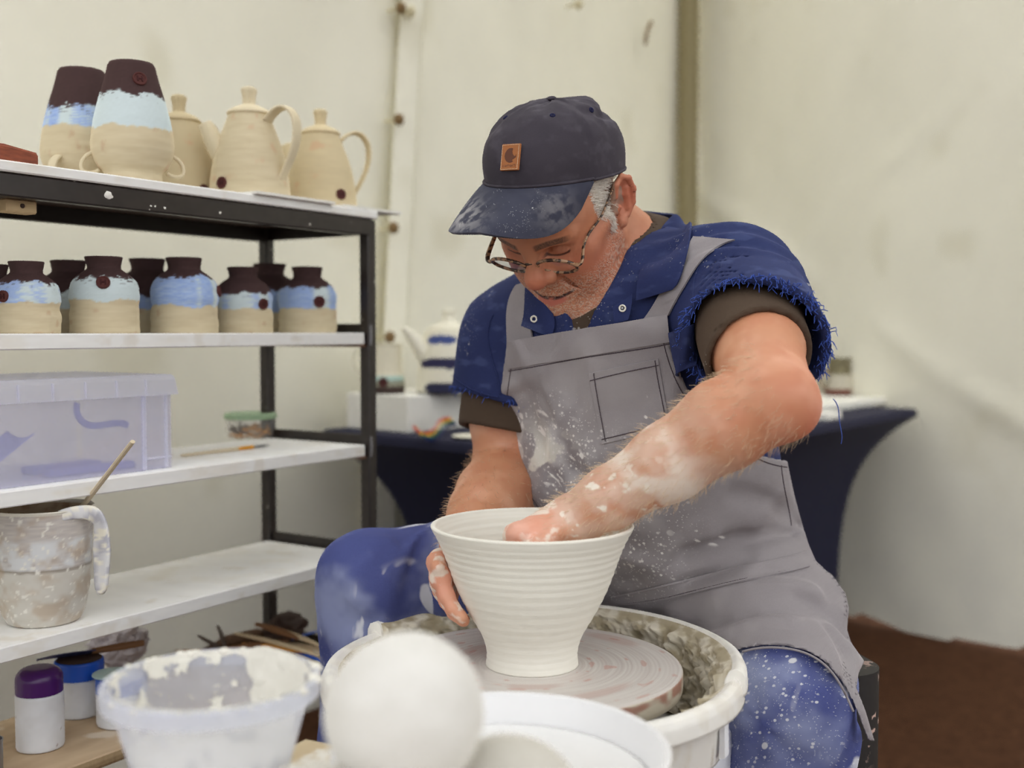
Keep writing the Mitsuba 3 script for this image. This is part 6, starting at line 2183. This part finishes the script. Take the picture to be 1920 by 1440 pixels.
# ------------------------------------------------------------------ the cap
ca = math.radians(33)
CE1, CU = V3(math.cos(ca), 0, math.sin(ca)), V3(-math.sin(ca), 0, math.cos(ca))
CC = V3(-0.016, 0, 0.041)
CRn, CRt = 120, 60
ph = np.linspace(0, 2 * np.pi, CRn, endpoint=False)
tt = np.linspace(0, 1, CRt)
PHI, TT = np.meshgrid(ph, tt, indexing='ij')
cosp, sinp = np.cos(PHI), np.sin(PHI)
ax_ = np.where(cosp > 0, 0.117, 0.110)
rad0 = 1 / np.sqrt((cosp / ax_) ** 2 + (sinp / 0.0865) ** 2)
tau = TT * np.pi / 2
rho = np.cos(tau) ** 0.72 * (1 + 0.055 * np.sin(np.pi * np.minimum(TT * 1.5, 1)))
hh = np.sin(tau) ** 0.9
Hc = 0.099 + 0.0 * cosp
q3 = np.stack([cosp * 3, sinp * 3, TT * 3.2], -1)
wr = (fb(q3 + 4, 3, 4) - 0.5) * 0.014 * sst(0.12, 0.5, TT)
wr += -0.007 * np.exp(-((TT - 0.62 - 0.10 * np.sin(PHI * 2 + 0.6)) / 0.07) ** 2) * sst(-0.2, 0.5, -cosp + 0.4)
wr += 0.006 * np.exp(-((TT - 0.72) / 0.12) ** 2) * sst(0.2, 0.9, -cosp)
seamr = np.zeros_like(PHI)
for k in range(6):
    dphi = (PHI - (math.pi / 6 + k * math.pi / 3 - math.pi / 6) + np.pi) % (2 * np.pi) - np.pi
    s_ = dphi * rad0 * np.maximum(rho, 0.05)
    seamr += 0.0014 * np.exp(-((np.abs(s_) - 0.0035) / 0.0018) ** 2) - 0.0010 * np.exp(-(s_ / 0.0013) ** 2)
rr_ = rad0 * rho + wr * 0.8 + seamr * sst(0, 0.05, 1 - TT)
loc_ = CC + (rr_ * cosp)[..., None] * CE1 + (rr_ * sinp)[..., None] * V3(0, 1, 0) + (Hc * hh + wr * 0.6)[..., None] * CU
loc_[:, -1] = loc_[:, -1].mean(0)
crown_out = HO + loc_ @ HR.T


def crown_pt(phi, t, off=0.0):
    i, j = (phi % (2 * np.pi)) / (2 * np.pi) * CRn, t * (CRt - 1)
    i0, j0 = int(i) % CRn, min(int(j), CRt - 2)
    fi, fj = i - int(i), j - j0
    A = crown_out
    p = A[i0, j0] * (1 - fi) * (1 - fj) + A[(i0 + 1) % CRn, j0] * fi * (1 - fj) + A[i0, j0 + 1] * (1 - fi) * fj + A[(i0 + 1) % CRn, j0 + 1] * fi * fj
    a = A[(i0 + 1) % CRn, j0] - A[i0, j0]
    b = A[i0, j0 + 1] - A[i0, j0]
    n_ = np.cross(a, b)
    n_ /= np.linalg.norm(n_) + 1e-12
    if n_ @ (p - (HO + HR @ CC)) < 0:
        n_ = -n_
    return p + n_ * off, n_


crown_in = HO + (CC + (loc_ - CC) * 0.975) @ HR.T
go, gi = grid_mesh(crown_out.transpose(1, 0, 2), True), grid_mesh(crown_in.transpose(1, 0, 2), True)
nO = len(go.vertices)
j = np.arange(CRn)
rimf = np.vstack([np.stack([j, (j + 1) % CRn, nO + (j + 1) % CRn], 1), np.stack([j, nO + (j + 1) % CRn, nO + j], 1)])
crown = trimesh.Trimesh(np.vstack([go.vertices, gi.vertices]), np.vstack([go.faces, gi.faces[:, ::-1] + nO, rimf[:, ::-1]]), process=False)
cvec = crown.triangles_center[:200] - (HO + HR @ CC)
if np.mean(np.sum(crown.face_normals[:200] * cvec, 1)) < 0:
    crown.invert()
CAP = f'{PERSON}__cap'
CAP = obj('cap', crown, 'cap_cloth', PERSON, smooth=True, label='worn dark navy baseball cap')


def cap_col(p, n, uv):
    a = fbm(p.x * 22, p.y * 22, p.z * 22, 4)
    fine = noise(p.x * 1200, p.y * 1200, p.z * 1200)
    c = mix([0.034, 0.030, 0.040], [0.066, 0.058, 0.073], a * 0.8 + fine * 0.25)
    return mix(c, [0.14, 0.13, 0.16], smoothstep(0.50, 0.80, fbm(p.x * 60, p.y * 60 + 4, p.z * 60, 3)) * 0.22)


def brim_col(p, n, uv):
    a = fbm(p.x * 30, p.y * 30, p.z * 30, 4)
    c = mix([0.034, 0.036, 0.058], [0.060, 0.064, 0.095], a)
    tip = dr.exp(-(dr.square(p.x + 0.062) + dr.square(p.z - 1.125)) / 0.0006)
    mid = dr.exp(-(dr.square(p.x - 0.005) + dr.square(p.z - 1.135)) / 0.0010)
    rt = dr.exp(-(dr.square(p.x - 0.055) + dr.square(p.z - 1.13)) / 0.0006)
    s = smoothstep(0.35, 0.65, fbm(p.x * 90, p.y * 90, p.z * 90, 3))
    c = mix(c, [0.42, 0.41, 0.42], s * dr.clip(tip * 0.9 + rt * 0.4, 0, 1) * 0.7)
    sp = spatter(p, p.x, p.z - p.y * 0.5, 1.0, 300, 3.3) * smoothstep(0.45, 0.62, fbm(p.x * 60, p.y * 60, p.z * 60 + 4, 2))
    return mix(c, [0.5, 0.5, 0.5], sp * dr.clip(mid + tip * 0.5, 0, 1))


scene['cap_cloth'] = pr(proc(cap_col), 0.92, 0.12, sheen=0.35)
scene['cap_brim'] = pr(proc(brim_col), 0.85, 0.15, sheen=0.3)
# brim: from the front of the crown's edge outwards and down
pb = np.linspace(-1.0345, 1.0345, 64)
ub = np.linspace(0, 1, 18)
PB, UB = np.meshgrid(pb, ub, indexing='ij')
i_ = (PB % (2 * np.pi)) / (2 * np.pi) * CRn
base = np.array([[loc_[int(x) % CRn, 0] * (1 - (x - int(x))) + loc_[(int(x) + 1) % CRn, 0] * (x - int(x)) for x in row] for row in i_])
Lb = 0.0907 * np.maximum(np.cos(PB / 1.0345 * np.pi / 2), 0) ** 0.348 * (1 + 0.022 * np.sin(PB))
dirv = V3(0.9914, 0, 0.131)
dropb = np.where(PB > 0, 0.0512, 0.0361) * (np.abs(np.sin(PB)) / 0.9) ** 1.6 * Lb / 0.074 + 0.003 * UB
brim = base + (UB * Lb)[..., None] * dirv - V3(0, 0, 1) * (dropb * UB * (0.5 + 0.5 * UB))[..., None] + (UB * Lb * np.where(PB > 0, -0.317, 0.55) * np.sin(PB))[..., None] * V3(0, 1, 0)
br = sheet(HO + brim @ HR.T, 0.0036)
obj('brim', br, 'cap_brim', CAP, smooth=50)
# piping where brim and crown meet, the button, eyelets and the leather patch
sl_ = [crown_pt(x, 0.012, 0.0012)[0] for x in np.linspace(-1.05, 1.05, 60)]
obj('piping', tube(np.array(sl_), 0.0020, 8), 'cap_cloth', CAP, smooth=True)
sl_ = [crown_pt(x, 0.004, 0.0006)[0] for x in np.linspace(1.05, 2 * np.pi - 1.05, 90)]
obj('hem', tube(np.array(sl_), 0.0019, 8), 'cap_cloth', CAP, smooth=True)
bp, bn = crown_pt(0, 0.995, 0.001)
Rb = HR @ np.stack([CE1, V3(0, 1, 0), CU], 1)
mm, _, _ = lathe([(0, 0.0045), (0.004, 0.0040), (0.0066, 0.0022), (0.007, 0.0), (0, -0.002)], 28)
obj('button', xf(mm, Rb, HO + HR @ (CC + CU * 0.099)), 'cap_cloth', CAP, smooth=True)
for phi in (0.52, 1.57, -0.52, 2.62):
    p_, n_ = crown_pt(phi, 0.62, 0.0006)
    a_ = np.cross(n_, ZU)
    a_ /= np.linalg.norm(a_)
    mm, _, _ = lathe([(0.0010, 0), (0.0022, 0.0010), (0.0036, 0.0004), (0.0036, -0.001)], 20)
    obj('eyelet', xf(mm, np.stack([a_, np.cross(n_, a_), n_], 1), p_), 'eyelet', CAP, smooth=True)
scene['eyelet'] = pr(rgb(36, 38, 66), 0.9, 0.1)
pc_, pn_ = crown_pt(0.02, 0.235, 0.0010)
up_ = crown_pt(0.02, 0.30)[0] - crown_pt(0.02, 0.15)[0]
up_ -= pn_ * (up_ @ pn_)
up_ /= np.linalg.norm(up_)
rt_ = np.cross(up_, pn_)
if rt_ @ V3(1, 0, 0) < 0:
    rt_ = -rt_
RP = np.stack([rt_, up_, np.cross(rt_, up_)], 1)
if RP[:, 2] @ pn_ < 0:
    RP[:, 2] *= -1
PT = obj('leather_patch', xf(cbox(-0.0145, 0.0145, -0.0165, 0.0165, -0.0025, 0.0013, 0.0006), RP, pc_), 'leather', CAP, smooth=False, label='tan leather patch with an embossed emblem')
scene['leather'] = pr(rgb(158, 98, 56), 0.55, 0.35)
scene['leather_dark'] = pr(rgb(96, 58, 44), 0.6, 0.3)
from shapely.geometry import Point, Polygon
from shapely import affinity
disc = Point(0.001, 0.002).buffer(0.0092)
tail = affinity.rotate(affinity.scale(Point(0.0055, 0.0035).buffer(0.0042), 0.75, 1.25), 20)
emb = disc.difference(affinity.translate(tail, 0.0015, 0.0025)).difference(Polygon([(0.004, -0.004), (0.013, -0.012), (0.013, 0.001)]))
ex = cat_(*[trimesh.creation.extrude_polygon(g_, 0.0004, engine='earcut') for g_ in getattr(emb, 'geoms', [emb])])
obj('emblem', xf(ex, RP, pc_ + RP[:, 2] * 0.0012), 'leather_dark', PT)
tx = meshkit.text_mesh('carhartt', 0.0034, 0.0003)
w_ = np.asarray(tx.vertices)[:, 0].max()
tx = trimesh.Trimesh((np.asarray(tx.vertices) - [w_ / 2, 0, 0]) * [0.021 / w_, 1, 1] + [0, -0.0122, 0], tx.faces, process=False)
obj('lettering', xf(tx, RP, pc_ + RP[:, 2] * 0.0012), 'leather_dark', PT)
bx_ = [(-0.0132, -0.0152), (0.0132, -0.0152), (0.0132, 0.0152), (-0.0132, 0.0152), (-0.0132, -0.0152)]
obj('stitching', tube(np.array([pc_ + RP @ V3(x_, y_, 0.0013) for x_, y_ in bx_]), 0.0003, 4), 'stick', PT)

# ------------------------------------------------------------------ glasses
scene['tortoise'] = pr(proc(lambda p, n, uv: mix([0.035, 0.020, 0.014], [0.33, 0.19, 0.11], smoothstep(0.46, 0.60, fbm(p.x * 230, p.y * 230, p.z * 230, 2)))), 0.18, 0.5)
GLS = f'{PERSON}__glasses'
gn = V3(0.917, 0, -0.40)                                                  # lens normal in the head frame
gu = V3(0.40, 0, 0.917)
frames = []
lens_c = {1: V3(0.1055, 0.0350, -0.0080), -1: V3(0.1090, -0.0350, -0.0060)}
GLS = None
for s, cc_ in lens_c.items():
    th_ = np.linspace(0, 2 * np.pi, 61)
    yv = V3(-0.10 * s, 1, 0)
    yv /= np.linalg.norm(yv)
    ring_ = np.array([HO + HR @ (cc_ + yv * 0.0268 * math.cos(a) + gu * 0.0215 * math.sin(a)) for a in th_])
    rim_ = tube(ring_, 0.0024, 10, up=HR @ gn, cap=False)
    if GLS is None:
        GLS = obj('glasses', rim_, 'tortoise', PERSON, smooth=True, label='round tortoiseshell glasses low on the nose')
    else:
        obj('rim', rim_, 'tortoise', GLS, smooth=True)
    ln_ = trimesh.Trimesh(np.vstack([ring_[:-1], ring_[:-1].mean(0) + HR @ gn * 0.001]), [[i, (i + 1) % 60, 60] for i in range(60)], process=False)
    obj('lens', ln_, 'lens', GLS, smooth=True)
    hinge = cc_ + yv * 0.0285 * s + gu * 0.004
    pts_ = [hinge - V3(0, 0.001 * s, 0), hinge + V3(-0.001, 0.0055 * s, 0.0), V3(0.085, 0.069 * s, 0.004), V3(0.030, 0.0765 * s, 0.012), V3(-0.006, 0.0795 * s, 0.020), V3(-0.026, 0.080 * s, 0.012)]
    if s < 0:
        pts_ = [hinge + V3(0, 0.001, 0), hinge + V3(-0.001, -0.0055, 0.0), V3(0.088, -0.072, 0.004), V3(0.030, -0.0765, 0.012), V3(-0.006, -0.0795, 0.020), V3(-0.026, -0.080, 0.012)]
    arm_ = tube(np.array([HO + HR @ x_ for x_ in catmull(pts_, 50)]), np.linspace(0.0034, 0.0018, 50), 10, 0.62, up=HR @ V3(0, 1, 0))
    obj('temple', arm_, 'tortoise', GLS, smooth=True)
a_, b_ = lens_c[1] - V3(0, 0.0265, 0), lens_c[-1] + V3(0, 0.0265, 0)
br_ = catmull([a_ + gu * 0.004, (a_ + b_) / 2 + gu * 0.0085 + gn * 0.001, b_ + gu * 0.004], 16)
obj('bridge', tube(np.array([HO + HR @ x_ for x_ in br_]), 0.0021, 10), 'tortoise', GLS, smooth=True)
scene['lens'] = {'type': 'thindielectric', 'int_ior': 1.25}

# ------------------------------------------------------------------ hair: the grey sides, and fine hair on the arms
rng = np.random.default_rng(8)
st_ = []
for k in range(2600):
    s = 1 if k % 7 else -1
    x_ = rng.uniform(-0.040, 0.034)
    z_ = rng.uniform(-0.030, 0.060)
    if z_ < 0.004 and not 0.006 < x_ < 0.022:
        continue
    if x_ < 0.0 and z_ < 0.030:
        continue
    st_.append((x_, z_, s))
arr = np.array(st_)
p_ = HO + np.stack([arr[:, 0], 0.076 * arr[:, 2], arr[:, 1]], 1) @ HR.T
p_ = project(body, p_, 3, 0.02)
strands = []
for (x_, z_, s), b_ in zip(arr, p_):
    d = HR @ (V3(-0.72 + 0.5 * (z_ < 0.01), 0.42 * s, -0.55) + rng.normal(size=3) * 0.20)
    d /= np.linalg.norm(d)
    l_ = rng.uniform(0.007, 0.014) * (0.7 if z_ < 0.0 else 1.15)
    strands.append([b_ - d * 0.001, b_ + d * l_ * 0.5, b_ + d * l_ + HR @ V3(0, -0.2 * s, -0.1) * l_])
obj('hair', fibres(strands, [0.00042, 0.00036, 0.0002]), 'grey_hair', PERSON, kind='stuff', label='short grey hair at the temple')
scene['grey_hair'] = pr(rgb(226, 222, 214), 0.5, 0.4)
st_ = []
for (a_, b_), cnt, t0_, t1_ in (((EL, WL), 1500, -0.05, 1.05), ((ER, WR), 900, -0.15, 1.0)):
    ax_d = (b_ - a_) / np.linalg.norm(b_ - a_)
    t_ = rng.uniform(t0_, t1_, cnt)
    r_ = rng.normal(size=(cnt, 3))
    r_ -= (r_ @ ax_d)[:, None] * ax_d
    r_ /= np.linalg.norm(r_, axis=1, keepdims=True)
    p_ = project(body, a_ + (b_ - a_) * t_[:, None] + r_ * 0.045, 3, 0.03)
    for b0, rr0 in zip(p_, r_):
        d = rr0 * 0.55 + ax_d * 0.6 + rng.normal(size=3) * 0.25
        d /= np.linalg.norm(d)
        l_ = rng.uniform(0.006, 0.013)
        st_.append([b0, b0 + d * l_ * 0.5, b0 + d * l_ + ax_d * l_ * 0.2])
obj('arm_hair', fibres(st_, [0.00024, 0.0002, 0.00012]), 'arm_hair', PERSON, kind='stuff', label='fine fair hair on the forearms')
scene['arm_hair'] = pr(rgb(206, 182, 152), 0.6, 0.3)

# shoes, out of the frame but under the trousers
for A_ in (AR, AL):
    sh = Field().bone(A_ + V3(0, 0, -0.045), A_ + FD * 0.16 + V3(0, 0, -0.06), 0.046, 0.040, 0.02).bone(A_, A_ + V3(0, 0, -0.05), 0.05, 0.05, 0.02)
    plane_cut(sh, V3(A_[0], A_[1], 0.0), V3(0, 0, -1), 0.4)
    obj('shoe', mesh_field(sh, A_ - 0.25, A_ + 0.25, 0.008), 'stool_plain', PERSON, smooth=True)
scene['stool_plain'] = pr(rgb(40, 38, 40), 0.7, 0.3)

# ------------------------------------------------------------------ the stool he sits on
ST = thing('work_stool', 'black painted stool with chipped paint under the seated potter', 'stool')
so = (PV + FD * 0.05 + LD * 0.025) * [1, 1, 0]
r45 = math.sqrt(0.5)
SF = np.stack([LD * r45 + FD * r45, FD * r45 - LD * r45, ZU], 1)


def sbox(x0, x1, y0, y1, z0, z1, b):
    m_ = cbox(x0, x1, y0, y1, z0, z1, b)
    m_ = xf(m_, SF, so)
    if m_.volume < 0:
        m_.invert()
    return m_


from shapely.geometry import box as sbx
seat = trimesh.creation.extrude_polygon(sbx(-0.17, -0.17, 0.17, 0.17).buffer(0.055, quad_segs=8), 0.14, engine='earcut')
seat = xf(seat, SF, so + V3(0, 0, 0.370))
obj('seat', seat, 'stool_paint', ST, smooth=30)
for a_ in (-0.19, 0.19):
    for b_ in (-0.19, 0.19):
        obj('leg', sbox(a_ - 0.018, a_ + 0.018, b_ - 0.018, b_ + 0.018, 0.0, 0.3695, 0.004), 'stool_paint', ST)
